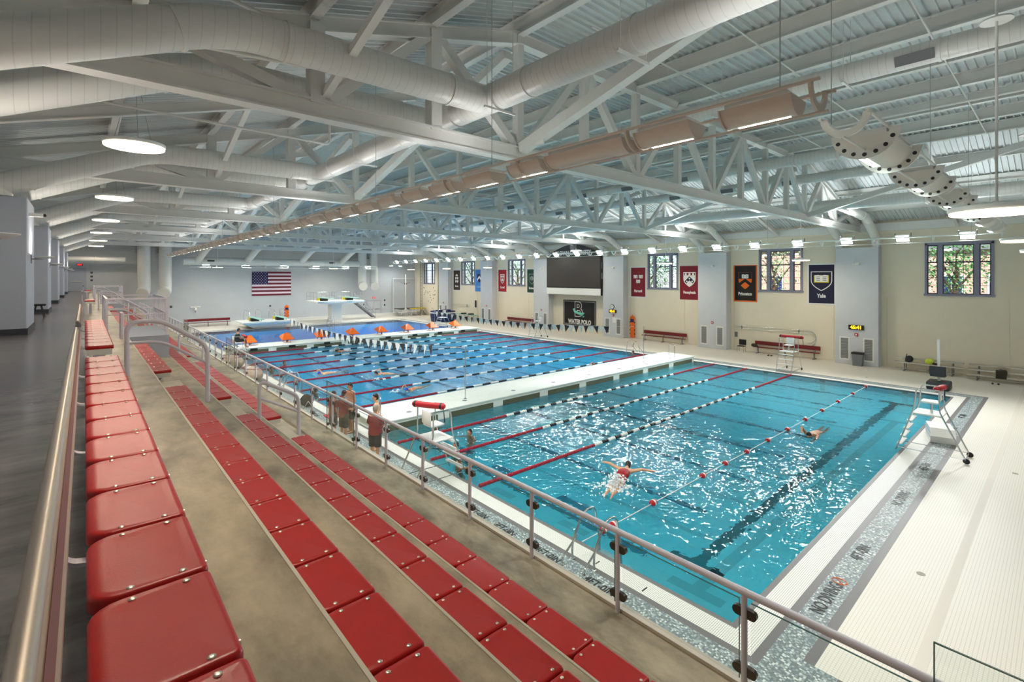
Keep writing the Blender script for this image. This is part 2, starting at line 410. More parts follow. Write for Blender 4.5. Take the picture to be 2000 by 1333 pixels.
def fl(q, x0, x1, y0, y1, e=.014): q.add([(x0,y0,floor_z(y0)+e),(x1,y0,floor_z(y0)+e),(x1,y1,floor_z(y1)+e),(x0,y1,floor_z(y1)+e)], [(0,1,2,3)])
fl(q, 10.0, 28.9, 5.22, 5.52); fl(q, 9.9, 10.2, 4.75, 6.0); fl(q, 28.7, 29.0, 4.75, 6.0); q.build('lane_stripe', 'black', basin)
for yy in (9.0, 12.0, 14.2):
    q = MB()
    for xa in (10.0, 28.6): fl(q, xa, xa+.3, yy-.5, yy+.5)
    q.build('lane_stripe', 'lane_blue', basin)
for y in (9.0, 12.0, 14.2, 5.37, 22, 24.5, 27, 29.5, 32, 34.5, 37):       # wall targets on the right side
    MB().box(PX1-.02, PX1-.008, y-.12, y+.12, -.65, -.12).build('wall_target', 'mid_grey', basin)
# water, one body per basin
wz = -.03
def wat(name, m, y0, y1, label):
    q = MB(); zb = -6
    q.box(PX0+.004, PX1-.004, y0, y1, floor_z((y0+y1)/2)-3, wz); o = q.build(name, m); tag(o, label, 'water'); return o
wat('pool_water', 'water_near', PY0+.004, 16.75, 'rippled turquoise pool water of the shallow basin nearest the camera')
wat('pool_water', 'water_mid', 18.72, 40.6, 'blue pool water of the middle basin with many lane ropes')
wat('pool_water', 'water_calm', 42.5, PY1-.004, 'calm blue water of the diving basin at the far end')
# stands (stepped concrete)
TREADS = [(.80,4.24),(1.66,3.67),(2.50,3.10),(3.85,2.57)]
up = MB().box(LX, .12, NY, FY, 3.6, 4.24); con = struct('floor_concourse', up, 'concrete_polish')
st = MB(); x0 = .12
for x1, z in TREADS: st.box(x0, x1, NY, FY, 0, z); x0 = x1
stand = struct('floor_stands', st, 'concrete')
for x1, z in TREADS[:3]: MB().box(x1-.012, x1+.006, NY, FY, z-.03, z+.004).build('nosing', 'nosing', stand)
MB().box(3.79, 3.87, NY, FY, 2.5, 2.60).build('kerb', 'nosing', stand)
AISLES = [(-1.0+9.65*k, .35+9.65*k) for k in range(7)]
for a, b in AISLES[1:6]:
    for (x1, z), (x2, z2) in zip(TREADS[:3], TREADS[1:]):
        MB().box(x1, x1+.42, a, b, z2, (z+z2)/2).build('half_step', 'concrete_step', stand)
# walls
def wall_with_openings():
    w = MB(); zt = 9.3
    ys = NY
    for k, c in enumerate(BAY):
        if k == 3: continue
        w.box(WX, WX+.35, ys, c-1.48, 0, zt); w.box(WX, WX+.35, c-1.48, c+1.48, 0, 4.6); w.box(WX, WX+.35, c-1.48, c+1.48, 7.7, zt); ys = c+1.48
    w.box(WX, WX+.35, ys, FY, 0, zt); return w
wr = struct('wall_right', wall_with_openings(), 'wall_cream')
for c in BAY:                                                # recessed joints leave a proud panel in each bay
    MB().rbox(WX-.018, WX, c-2.1, c+2.1, .12, 4.42, .006, 1).build('wall_panel', 'wall_cream', wr)
for c in TY[1:]:
    for s in (-1, 1): MB().box(WX-.01, WX, c+s*1.45-.012, c+s*1.45+.012, .1, 4.4).build('panel_joint', 'nosing', wr)
struct('wall_far', MB().box(LX, WX, FY, FY+.3, 0, 13), 'wall_grey')
struct('wall_near', MB().box(LX, WX, NY-.3, NY, 0, 13), 'wall_grey')
struct('wall_left', MB().box(LX-.3, LX, NY, FY, 3.6, 9.6), 'wall_grey')
struct('baseboard_right', MB().box(WX-.03, WX, NY, FY, 0, .12), 'wall_cream')
struct('trim_1', MB().rbox(5, WX, 65.2, FY, 0, .34, .02), 'white')
for i, c in enumerate(TY):
    wp = struct('pilaster_right', MB().rbox(WXP, WX, c-1.17, c+1.17, 0, 7.6, .02, 1), 'pilaster_grey')
    wp['label'] = 'grey-blue pilaster on the cream wall, %s from the near end' % ORD[i]
    if i: 
        for s in (-.65, .65):
            y = c+s; g = MB().box(WXP-.015, WXP, y-.29, y+.29, .26, 1.78).build('vent_grille', 'white', wp)
            MB().box(WXP-.018, WXP-.004, y-.21, y+.21, .36, 1.68).build('grille_back', 'mid_grey', g)
            for k in range(13): MB().bar((WXP-.022, y-.21, .42+k*.098), (WXP-.022, y+.21, .42+k*.098), .012, .05, (.5,0,1)).build('louvre', 'print_grey', g)
    wl = struct('pilaster_left', MB().rbox(LX, -1.1, c-1.15, c+1.15, 4.24, 7.75, .02, 1), 'column_grey')
    MB().box(LX, -1.085, c-1.165, c+1.165, 4.24, 4.40).build('baseboard', 'baseboard', wl)
# roof deck: trapezoidal ribs, flat in the middle, sloping to both sides
def roof():
    q = MB(); p = .21; n = int((FY-NY)/p)
    prof_ = []
    for i in range(n+1):
        y = NY+i*p; prof_ += [(y, 0), (y+.135, 0), (y+.15, -.07), (y+.195, -.07)]
    xs = [-3.3, 8.1, 28.1, 38.4]
    for a, b in zip(xs, xs[1:]):
        v = [(x, y, roof_z(x)+.08+dz) for x in (a, b) for y, dz in prof_]; k = len(prof_)
        q.add(v, [(i, i+1, k+i+1, k+i) for i in range(k-1)])
    return q
struct('ceiling', roof(), 'deck_metal')
struct('roof_cover', MB().prism([(-3.6,8.95),(8.1,12.3),(28.1,12.3),(38.7,9.4),(38.7,9.7),(28.1,12.6),(8.1,12.6),(-3.6,9.25)], NY-.3, FY+.3), 'mid_grey')
# windows
for k, c in enumerate(BAY):
    if k == 3: continue
    x = WX-.03
    w = struct('window_%d' % (k+1), MB().box(x-.03, x+.12, c-1.5, c+1.5, 7.58, 7.74).box(x-.06, x+.12, c-1.54, c+1.54, 4.56, 4.68).box(x-.03, x+.12, c-1.5, c-1.38, 4.6, 7.7).box(x-.03, x+.12, c+1.38, c+1.5, 4.6, 7.7), 'window_frame')
    for s in (-.79, .79): MB().box(x-.03, x+.12, c+s-.11, c+s+.11, 4.68, 7.58).build('mullion', 'window_frame', w)
    for a, b, nc in ((-1.38,-.9,1),(-.68,.68,3),(.9,1.38,1)):
        s = MB(); a += c; b += c
        s.box(x+.02, x+.09, a, a+.05, 4.68, 7.58).box(x+.02, x+.09, b-.05, b, 4.68, 7.58).box(x+.02, x+.09, a, b, 4.68, 4.73).box(x+.02, x+.09, a, b, 7.53, 7.58).box(x+.02, x+.09, a, b, 6.52, 6.60)
        sash = s.build('sash', 'sash_dark', w)
        MB().box(x+.045, x+.05, a+.05, b-.05, 4.73, 7.53).build('pane', 'window_glass', sash)
        g = MB()
        for i in range(1, nc): yy = a+(b-a)*i/nc; g.box(x+.038, x+.056, yy-.012, yy+.012, 4.73, 7.53)
        for z in (5.2, 5.65, 6.1, 7.05): g.box(x+.038, x+.056, a, b, z-.012, z+.012)
        g.build('glazing_bar', 'sash_dark', sash)
# purlins and eave beams
def ib(name, x, z, w, h, label): return tag(MB().ibeam((x, NY, z+h/2), (x, FY, z+h/2), w, h).build(name, 'steel_white'), label, 'beam', 'roof beams along the hall')
for i in range(9): ib('roof_beam', 8.1+2.5*i, 11.67, .2, .42, 'white steel roof beam along the hall, %s from the bleachers across the flat ceiling' % ORD[i])
for i, x in enumerate((30.6, 33.1, 35.6)): ib('roof_beam', x, roof_z(x)-.32, .18, .32, 'white steel beam under the sloping roof by the windows, %s from the flat ceiling' % ORD[i])
for i, x in enumerate((5.6, 3.1, .6)): ib('roof_beam', x, roof_z(x)-.32, .18, .32, 'white steel beam under the sloping roof above the bleachers, %s from the flat ceiling' % ORD[i])
tag(MB().box(37.95, 38.25, NY, FY, 8.6, 9.1).build('eave_beam', 'steel_white'), 'white eave beam along the top of the cream window wall', 'beam')
# ---------------------------------------------------------------- roof trusses
def make_truss():
    t = thing('roof_truss', 'x', 'truss', (0, TY[0], 0), 0, 'white steel roof trusses')
    zb, zt = 8.75, 11.62
    MB().ibeam((-2.4,0,zb), (38.0,0,zb), .3, .34, tf=.04, tw=.2).build('bottom_chord', 'steel_white', t)
    tz = lambda x: roof_z(x)-.5
    for p, q in (((-2.4, tz(-2.4)+.2),(8.1,zt)), ((8.1,zt),(28.1,zt)), ((28.1,zt),(38.0,tz(38)+.2))):
        MB().ibeam((p[0],0,p[1]), (q[0],0,q[1]), .26, .3, tf=.03, tw=.16).build('top_chord', 'steel_white', t)
    for x in [3.15, 5.65] + [8.1+2.5*i for i in range(9)] + [30.55, 33.05]:
        w = .26 if x in (3.15, 5.65) else .2
        MB().box(x-w/2, x+w/2, -w/2, w/2, zb+.1, (tz(x) if not 8 < x < 28.2 else zt)+.1).build('vertical', 'steel_white', t)
    D = []
    for b in (8.1, 13.1, 18.1, 23.1, 28.1):
        for s in (-2.5, 2.5):
            if 8 < b+s < 28.3: D.append((b, b+s, zt))
    D += [(8.1, 5.75, tz(5.65)), (28.1, 30.45, tz(30.55)), (3.15, 5.55, tz(5.6)), (3.15, .75, tz(.75)), (33.05, 30.6, tz(30.6)), (33.05, 35.4, tz(35.4))]
    for b, tp, z in D: MB().bar((b+(.12 if tp > b else -.12),0,zb+.12), (tp,0,z), .2, .2, (0,1,0)).build('diagonal', 'steel_white', t)
    for x in (8.1, 13.1, 18.1, 23.1, 28.1): MB().prism([(x-.35,zb+.15),(x+.35,zb+.15),(x+.22,zb+.5),(x-.22,zb+.5)], -.012, .012).build('gusset_plate', 'steel_white', t)
    return t
tr0 = make_truss(); tr0['label'] = 'white steel roof truss nearest the near end wall, above the camera'
TL = [None, 'large white steel roof truss in the foreground, its bottom chord spanning the whole picture'] + ['white steel roof truss across the pool, %s from the camera' % ORD[i] for i in range(1, 7)]
for i, y in enumerate(TY[1:], 1): dup(tr0, (0, y, 0), 0, TL[i])
# long braces: foot of one truss to the head of the next one towards the camera
for sx, side in ((8.1, 'above the bleacher side of the pool'), (28.1, 'above the window side of the pool')):
    for i in range(1, 7):
        b = thing('truss_brace', 'white sloping brace between trusses %s, %s from camera' % (side, ORD[i-1]), 'brace', (sx, TY[i], 8.75), 0, 'braces between trusses')
        MB().bar((0,-.15,.12), (0,-9.25,2.62), .24, .24).build('brace_bar', 'steel_white', b)
        MB().prism([(-.1,.1),(-.9,.1),(-.9,.45),(-.3,.3)], -.015, .015, 'x').build('gusset_plate', 'steel_white', b)
# sloped rafters of the side roofs at mid-bay
for i, y in enumerate(BAY[:7]):
    for sd, xa, xb in (('above the bleachers', 8.0, -3.0), ('by the windows', 28.2, 38.0)):
        tag(MB().ibeam((xa, y, roof_z(xa)-.55), (xb, y, roof_z(xb)-.55), .16, .26).build('roof_rafter', 'steel_white'), 'sloping white rafter under the side roof %s, %s bay from the near wall' % (sd, ORD[i]), 'beam', 'sloping rafters')

# ---------------------------------------------------------------- ducts
def ring(mb, c, ax, r, w=.05, t=.018):
    d = Vector(ax).normalized(); c = Vector(c); mb.tube([c-d*w/2, c+d*w/2], r+t, 28)
def arc(c, r, a0, a1, n, f): return [f(c, r, a0+(a1-a0)*i/n) for i in range(n+1)]
def main_duct(x, z, r, y0, y1, label, grille=0, side=-1):
    t = thing('main_duct', label, 'duct', (x, y0, z))
    MB().tube([(0,0,0),(0,y1-y0,0)], r, 28).build('duct_shell', 'duct_y', t, True)
    y = .6; k = MB(); ring(k, (0,0,0), (0,1,0), r); cm = k.mesh('collar', 30); cm.materials.append(M('steel_white'))
    while y < y1-y0: obj('collar', cm, None, t, (0,y,0)); y += 2.4
    y = 1.5; hz = 12.0-z
    while y < y1-y0:
        MB().cyl((-r-.05,y,hz), (-r-.05,y,-r-.04), .008, 6).cyl((r+.05,y,hz), (r+.05,y,-r-.04), .008, 6).box(-r-.12, r+.12, y-.02, y+.02, -r-.05, -r-.01).build('hanger', 'steel_white', t); y += 3.2
        if grille:
            g = MB(); a = R(-35)*side
            cx, cz = math.sin(a)*r*-1, -math.cos(a)*r
            cx = side*r*math.cos(R(25)); cz = -r*math.sin(R(25))
            nrm = Vector((cx,0,cz)).normalized(); p = nrm*(r+.005); u = Vector((0,1,0)); w = nrm.cross(u)
            v = [p+nrm*.03*k2 + u*(y-1.3+sa*.34) + w*sb*.11 for k2 in (0,1) for sa, sb in ((-1,-1),(1,-1),(1,1),(-1,1))]
            g.add(v, [(0,3,2,1),(4,5,6,7),(0,1,5,4),(1,2,6,5),(2,3,7,6),(3,0,4,7)]); g.build('grille', 'mid_grey', t)
    return t
main_duct(6.35, 9.42, .29, -3.5, 63, 'large white spiral main duct running along the hall above the bleacher-side pool edge')
main_duct(29.85, 9.5, .29, -3.5, 63, 'large white spiral main duct running along the hall near the window wall')
main_duct(13.8, 10.6, .24, -1.2, 62, 'white spiral duct with grilles high above the pool, left of the truss centre', 1)
main_duct(22.4, 10.6, .24, 6.0, 62, 'white spiral duct with grilles high above the pool, upper of the two short ends', 1)
main_duct(27.2, 10.6, .24, 5.95, 62, 'white spiral duct with grilles high above the pool, lower of the two short ends', 1)
def curve_pts(pts, rad, n=6):
    """round the corners of a polyline"""
    pts = [Vector(p) for p in pts]; out = [pts[0]]
    for a, b, c in zip(pts, pts[1:], pts[2:]):
        d1 = (a-b).normalized(); d2 = (c-b).normalized(); k = min(rad, (a-b).length*.45, (c-b).length*.45)
        p, q = b+d1*k, b+d2*k
        for i in range(n+1):
            t = i/n; out.append(p*(1-t)**2 + b*2*t*(1-t) + q*t*t)
    out.append(pts[-1]); return out
def branch(name, pts, r, label, grp, m='duct_x', joints=()):
    t = thing(name, label, 'duct', pts[0], 0, grp)
    L = [Vector(p)-Vector(pts[0]) for p in pts]
    MB().tube(curve_pts(L, .55), r, 26).build('duct_shell', m, t, True)
    for a, b in zip(L, L[1:]):
        d = b-a
        for s in (.18, .82) if d.length > 1.5 else ():
            k = MB(); ring(k, a+d*s, d, r); k.build('collar', 'steel_white', t, 30)
    return t
for i, c in enumerate(TY):
    for s, w in ((-1.0, 'near'), (1.0, 'far')):
        y = c+s
        if y < NY+.3: continue
        branch('branch_duct', [(-1.65,y,7.75),(-1.65,y,8.0),(1.5,y,9.36),(6.2,y,9.4)], .29, 'white branch duct from the grey column over the concourse, %s side of %s truss' % (w, ORD[i]), 'branch ducts over the concourse')
        branch('branch_duct', [(37.75,y,7.6),(37.75,y,8.15),(35.2,y,9.3),(30.0,y,9.5)], .25, 'white branch duct from the wall pilaster by the windows, %s side of %s truss' % (w, ORD[i]), 'branch ducts from the wall pilasters')
# far end wall ducts
t = thing('end_wall_duct', 'large white horizontal duct along the far end wall above the flag', 'duct', (8.2, 64.6, 7.45))
MB().tube([(0,0,0),(20.4,0,0)], .44, 32).build('duct_shell', 'duct_x', t, True)
for x in (.1, 3.5, 7, 10.4, 13.8, 17, 20.3): k = MB(); ring(k, (x,0,0), (1,0,0), .44); k.build('collar', 'steel_white', t, 30)
for x in (2.6, 16.4): MB().box(x-.35, x+.35, -.47, -.43, -.05, .12).build('grille', 'dark_grey', t)
for i, x in enumerate((9.6, 14.6, 20.8, 26.0)): branch('feeder_duct', [(x+1.2,61.2,9.6),(x+.6,62.6,8.9),(x,64.3,7.6)], .36, 'sloping white feeder duct into the far wall duct, %s from the left' % ORD[i], 'feeder ducts at the far wall', 'duct_y')
def drop(x, y, zt, zb, label, grp):
    t = thing('drop_duct', label, 'duct', (x, y, zb), 0, grp)
    H = zt-zb; MB().tube(curve_pts([(0,0,H),(0,0,.3),(-.2,-.8,.02)], .7, 8), .58, 30).build('duct_shell', 'duct_z', t, True)
    
    for hh in (.72, .3): k = MB(); ring(k, (0,0,H*hh), (0,0,1), .58, .04); k.build('collar', 'steel_white', t, 30)
    MB().tube([(-.19,-.76,.035),(-.206,-.82,.012)], .53, 26).build('outlet', 'bench_frame', t)
    MB().box(-.6, .6, .38, 1.7, H*.78, H*.78+.04).build('strap', 'steel_white', t)
drop(4.75, 64.6, 9.4, 3.9, 'wide white vertical duct on the far wall by the concourse, left of the pair', 'vertical ducts on the far wall')
drop(6.6, 64.6, 9.4, 3.9, 'wide white vertical duct on the far wall by the concourse, right of the pair', 'vertical ducts on the far wall')
drop(29.0, 64.6, 9.2, 4.3, 'wide white vertical duct beside the diving tower, left of the pair', 'vertical ducts on the far wall')
drop(30.7, 64.6, 9.2, 4.3, 'wide white vertical duct beside the diving tower, right of the pair', 'vertical ducts on the far wall')
cdct = branch('concourse_duct', [(-2.6,61.0,7.0),(-2.4,64.2,7.35),(-1.2,64.6,7.45),(3.2,64.6,7.45)], .24, 'cream horizontal duct on the far wall above the concourse door', None)
MB().box(3.4,3.44,3.55,5.3,.6,.64).box(3.38,3.46,3.3,3.9,.4,.72).build('wall_bracket','steel_white',cdct)
# pipes of the sprinkler system
def pipe(pts, r, label, name='sprinkler_pipe', m='steel_white'):
    return tag(MB().tube(curve_pts(pts, .12, 4), r, 10).build(name, m, None, True), label, 'pipe', 'sprinkler pipes')
pipe([(.2,8.4,10.2),(2.9,8.4,9.75),(2.9,8.4,9.25),(-.2,8.4,9.0)], .035, 'thin white sprinkler pipe crossing in front of the nearest duct')
pipe([(.3,13.2,9.35),(5.0,13.2,9.3),(5.0,13.2,10.6)], .03, 'thin white sprinkler pipe above the first round lamp')
pipe([(.3,22.8,9.35),(5.0,22.8,9.3),(5.0,22.8,10.6)], .03, 'thin white sprinkler pipe above the second round lamp')
for i in range(1, 6):
    tag(MB().bar((3.3,TY[i]+.05,9.0), (3.3,TY[i]-8.6,11.6), .13, .13).build('roof_strut', 'steel_white'), 'thin white roof strut rising from the %s truss over the bleachers' % ORD[i-1], 'brace', 'roof struts over the bleachers')
for i, x in enumerate((17.0, 21.8)): tag(MB().tube([(x,NY,11.5),(x,60,11.5)], .05, 10).build('sprinkler_pipe', 'steel_white', None, True), 'long thin white sprinkler main under the flat ceiling, %s from the bleachers' % ORD[i], 'pipe', 'sprinkler pipes')
for i, y in enumerate((2.2, 5.2, 7.4, 11.5, 14.6, 17.0)):
    tag(MB().tube([(9,y,11.62),(28,y,11.62)], .022, 8).build('conduit', 'steel_white', None, True), 'thin white conduit across the ceiling, %s from the camera' % ORD[i], 'conduit', 'ceiling conduits')
# ---------------------------------------------------------------- round pendants
def disc_lamp(x, y, z, r, label, grp, hang=2.2, single=False, pw=1.0):
    t = thing('pendant_lamp', label, 'lamp', (x, y, z), 0, grp)
    MB().lathe([(r*.97,.0),(r,.02),(r,.07),(r*.8,.10),(.12,.13),(.05,.16)], n=36).build('housing', 'white', t, 30)
    MB().lathe([(r*.96,-.035),(r*.965,.0),(r*.9,.012)], n=36).build('diffuser', 'lens_warm', t, 30)
    if single:
        MB().cyl((0,0,.16), (0,0,hang), .018, 8).build('stem', 'white', t); MB().lathe([(.2,hang*.55),(.19,hang*.55+.03),(.05,hang*.55+.05)], n=20).build('canopy', 'white', t)
    else:
        for a in (.6, 2.7, 4.8): MB().cyl((r*.7*math.cos(a), r*.7*math.sin(a), .09), (r*.2*math.cos(a), r*.2*math.sin(a), hang), .006, 5).build('cable', 'cable', t)
    area(t, (0,0,-.05), (2*r*.95,), P_DISC*pw, (1,.86,.68), name='lamp_light', shape='DISK')
    return t
for i, y in enumerate(BAY): disc_lamp(.85, y, 8.66, .58, 'round glowing pendant lamp over the concourse, %s from the camera' % ORD[i], 'round pendants over the concourse', min(2.2, roof_z(.85)-8.7))
for i, (y, z) in enumerate(((11.2,6.75),(20.8,6.72),(30.1,8.1),(36.6,7.9),(43.3,6.7),(51.6,6.68),(60.5,6.65))):
    disc_lamp(34.3, y, z, .5, 'round glowing pendant lamp by the window wall, %s from the near end' % ORD[i], 'round pendants by the window wall', roof_z(34.3)-z+.06, True, 1.3)
disc_lamp(10.7, .73, 6.74, .58, 'large round glowing pendant lamp at the right edge of the picture', 'round pendants at the near end', 5.4, True, .4)
for i, x in enumerate((20.0, 29.0)): disc_lamp(x, .73, 6.74, .58, 'round glowing pendant lamp over the near deck, %s behind the large one' % ORD[i], 'round pendants at the near end', 5.4, True, .4)
for i, x in enumerate((11.0, 23.8)): disc_lamp(x, 61.5, 6.7, .5, 'round glowing pendant lamp below the far wall duct, %s of the flag' % ('left', 'right')[i], 'round pendants at the far end', 5.4, True)

# ---------------------------------------------------------------- light racks (two tubes carrying half-round troughs)
def trough(parent, L, r, m, glow=True):
    """half-cylinder reflector along local y, opening up, with end plates"""
    n = 12; q = MB(); a0, a1 = R(190), R(350)
    for rr in (r, r-.012):
        pass
    v = []; 
    for y in (0, L):
        for rr in (r, r-.015):
            for j in range(n+1):
                a = a0+(a1-a0)*j/n; v.append((rr*math.cos(a), y, rr*math.sin(a)))
    k = n+1; f = []
    for j in range(n):
        f += [(j, j+1, 2*k+j+1, 2*k+j), (k+j, 3*k+j, 3*k+j+1, k+j+1), (j, k+j, k+j+1, j+1), (2*k+j, 2*k+j+1, 3*k+j+1, 3*k+j)]
    q.add(v, f); return q
def rack_unit(name, label, grp, loc, rz, m, lamp, flood=True, L=.95, r=.23, up=True, dark=False):
    t = thing(name, label, 'light fixture', loc, rz, grp)
    trough(t, L, r, m).build('reflector', m, t, 30)
    for y, nm in ((-.01, 'end_plate'), (L-.01, 'end_plate')):
        pl = [(r*1.08*math.cos(R(190+160*j/14)), r*1.08*math.sin(R(190+160*j/14))) for j in range(15)]
        MB().prism([(p[0], p[1]) for p in pl], y, y+.02).build(nm, m, t)
    MB().box(-r*.8, r*.8, .05, L-.05, -.06, .03).build('lamp_housing', 'white', t)
    if not dark: MB().cbox(r*.42, L/2, -r*.93, .1, L*.72, .02).build('lens', 'lens_cool', t)
    if lamp: area(t, (r*.42, L/2, -r*.93-.03), (.12, L*.7), P_RACK*lamp, (.98,1,.97), rot=(0,R(-18),0), spread=130)
    if lamp and up: area(t, (0, L/2, .06), (r*1.5, L*.9), P_UP*lamp*up, (1,.985,.96), rot=(PI,0,0), name='up_light')
    return t
def rack(name, label, p, q, m, z0=.0, hangers=(), perf=False):
    p = Vector(p); q = Vector(q); t = thing(name, label, 'light rack', p, math.atan2(-(q-p).x, (q-p).y)); L = (q-p).length
    for s in (-.27, .27): MB().tube([(s,-.1,.02),(s,L,.02)], .022, 8).build('side_tube', m, t, True)
    MB().tube([(0,-.1,-.27),(0,L,-.27)], .016, 8).build('keel_tube', m, t, True)
    y = 0; k = 0
    while y < L:
        pl = [( .29*math.cos(R(180+180*j/12)), .29*math.sin(R(180+180*j/12))+.03) for j in range(13)] + [(.2*math.cos(R(360-180*j/12)), .2*math.sin(R(360-180*j/12))+.03) for j in range(13)]
        MB().prism(pl, y-.015, y+.015).build('hoop', m, t); y += 2.4; k += 1
    for y in hangers: MB().tube([(-.27,y,.02),(-.27,y,roof_z(p.x-.27)-p.z+.04)], .007, 6).build('hanger', 'cable', t)
    return t, L
RL, RZ = 6.2, 7.84
rack('light_rack', 'long suspended light rack of troughs over the bleacher-side pool edge', (RL,1.85,RZ), (RL,58,RZ), 'trough_pink', hangers=(.3, 5.5, 10.5, 20, 30, 40, 50))
for i, (yy, L_) in enumerate([(2.06,.82),(3.3,.84),(4.36,1.6),(6.12,.84)] + [(7.5+1.32*k, .9) for k in range(38)]):
    rack_unit('trough_light', 'trough light on the long bleacher-side rack, %s from its near end' % ORD[i], 'trough lights on the bleacher-side rack', (RL,yy,RZ), 0, 'trough_pink', 2.0 if i % 2 == 0 and i != 2 else 0, up=.12, L=L_, dark=(i == 2))
rack('light_rack', 'suspended perforated light rack over the near end of the pool', (7.6,1.95,RZ), (30,1.95,RZ), 'white', hangers=(.4, 8, 15, 22))
for i, x in enumerate((8.55, 12.2, 15.9, 19.6, 23.3, 27.0)):
    rack_unit('trough_light', 'white trough light on the near end rack, %s from the left' % ORD[i], 'trough lights on the near end rack', (x+1.5,1.95,RZ), PI/2, 'trough', .4, L=1.5, up=.8, r=.31)
for i, x in enumerate((8.55, 12.2, 15.9, 19.6)):
    for dx in (0, 1.5):
        q = MB(); pl = [(.43*math.cos(R(185+170*j/14)), .43*math.sin(R(185+170*j/14))+.03) for j in range(15)] + [(.3*math.cos(R(355-170*j/14)), .3*math.sin(R(355-170*j/14))+.03) for j in range(15)]
        q.prism(pl, x+dx-.012, x+dx+.012, 'x'); o = q.build('end_hoop', 'white', None, loc=(0,1.95,RZ))
        for j in range(7):
            a = R(205+130*j/6); h = MB().cyl((x+dx-.016,.365*math.cos(a),.365*math.sin(a)+.03), (x+dx+.016,.365*math.cos(a),.365*math.sin(a)+.03), .03, 10).build('hole', 'dark_grey', o)
        tag(o, 'white perforated end hoop on the near rack, %s of trough %s' % (('left side','right side')[dx > 0], ORD[i]), 'bracket', 'perforated hoops')
RR, RRZ = 31.3, 7.68
rack('light_rack', 'long suspended flood light rack along the window side of the pool', (RR,1.95,RRZ), (RR,60,RRZ), 'white', hangers=(1, 10, 20, 30, 40, 50))
for i in range(24):
    y = 3.1+2.42*i
    t = thing('flood_light', 'bright square flood light on the window-side rack, %s from the near end' % ORD[i], 'light fixture', (RR,y,RRZ), 0, 'flood lights on the window-side rack')
    MB().rbox(-.2, .2, -.3, .3, -.02, .16, .03).build('housing', 'white', t)
    tl = R(-32); lens = MB().cbox(0,0,0,.34,.5,.02).build('lens', 'lens_cool', t, loc=(-.1,0,-.05), rot=(0,R(46),0))
    MB().bar((0,-.32,0), (0,-.32,.25), .03, .03).bar((0,.32,0), (0,.32,.25), .03, .03).build('bracket', 'mid_grey', t)
    area(t, (-.13,0,-.09), (.3,.46), P_RACK*3.1, (.97,1,.99), rot=(0,R(42),0), spread=125)
    if i % 2 == 0: area(t, (0,0,.2), (.35,.55), P_UP*1.6, (.94,1,1), rot=(PI,0,0), name='up_light')  # added upward fill without a fixture of its own, brightens the middle ceiling
rack('light_rack', 'suspended light rack across the far end below the wall duct', (8.2,59.8,6.95), (28.8,59.8,6.95), 'white', hangers=(.5, 7, 14, 20))
for i, x in enumerate((9.6, 13.4, 17.3, 21.0, 24.6, 27.6)):
    t = thing('flood_light', 'flood light on the far end rack, %s from the left' % ORD[i], 'light fixture', (x,59.8,6.95), 0, 'flood lights on the far end rack')
    MB().rbox(-.35, .35, -.18, .18, -.02, .14, .03).build('housing', 'white', t)
    MB().cbox(0,-.02,-.04,.6,.3,.02).build('lens', 'lens_cool', t); area(t, (0,0,-.08), (.55,.28), P_RACK*2.2, (.97,1,.98), rot=(R(-10),0,0))
# flood lights in the far right corner
for i, (x, y) in enumerate(((32.8,63.5),(34.4,63.8))):
    t = thing('flood_light', 'bright flood light in the far right corner, %s of two' % ('left', 'right')[i], 'light fixture', (x,y,7.2), 0, 'corner flood lights')
    MB().rbox(-.2,.2,-.2,.2,0,.15,.03).build('housing', 'white', t); MB().cbox(0,-.05,-.02,.34,.3,.02).build('lens', 'lens_cool', t); MB().cyl((0,0,.15),(0,0,roof_z(x)-7.2),.015,6).build('stem','white',t); area(t,(0,0,-.06),(.3,.3),P_RACK,(1,1,.97))
# ---------------------------------------------------------------- bleacher seats
PITCH = .482
def seat_mesh():
    w, d = .474, .298
    def outline(i, z):
        pts = []
        rf, rb = .026, .07
        for cx, cy, r, a0 in ((-rf, w/2-rf, rf, 0), (-d+rb, w/2-rb, rb, 90), (-d+rb, -w/2+rb, rb, 180), (-rf, -w/2+rf, rf, 270)):
            for j in range(5):
                a = R(a0+90*j/4); pts.append((cx+(r-min(i, r*.9))*math.cos(a), cy+(r-min(i, r*.9))*math.sin(a), z))
        return pts
    # slight bulge of the back edge
    def ring_(i, z):
        o = []
        for x, y, zz in outline(i, z):
            if x < -d*.7: x -= .018*(1-(2*y/w)**2)
            sx = 1-2*i/w if i > .05 else 1; sy = sx
            if i > .05: x = -d/2+(x+d/2)*(1-2*(i-.05)/d); y *= (1-2*(i-.05)/w)
            o.append((x, y, zz))
        return o
    rings = [ring_(.012,-.055), ring_(0,-.048), ring_(0,-.016), ring_(.004,-.005), ring_(.014,0), ring_(.045,-.001), ring_(.075,-.003)]
    v = [p for r_ in rings for p in r_]; n = 20; f = [tuple(range(n))[::-1]]
    for i in range(len(rings)-1): f += [(i*n+j, i*n+(j+1) % n, (i+1)*n+(j+1) % n, (i+1)*n+j) for j in range(n)]
    f.append(tuple(range((len(rings)-1)*n, len(rings)*n)))
    q = MB(); q.add(v, f); me = q.mesh('seat_pad', 85); me.materials.append(M('seat_red')); return me
SEAT = seat_mesh()
BOLT = MB().lathe([(.0105,-.004),(.0105,.0015),(.008,.0035),(.003,.004)], n=12).mesh('bolt', True); BOLT.materials.append(M('bolt_metal'))
LUG = MB().lathe([(.012,-.006),(.012,.006)], n=10, axis='x').mesh('lug', True); LUG.materials.append(M('bolt_metal'))
ROWS = [(.311,4.772),(1.130,4.125),(2.025,3.543),(2.878,3.018)]
ROWN = ['top', 'second', 'third', 'lowest']
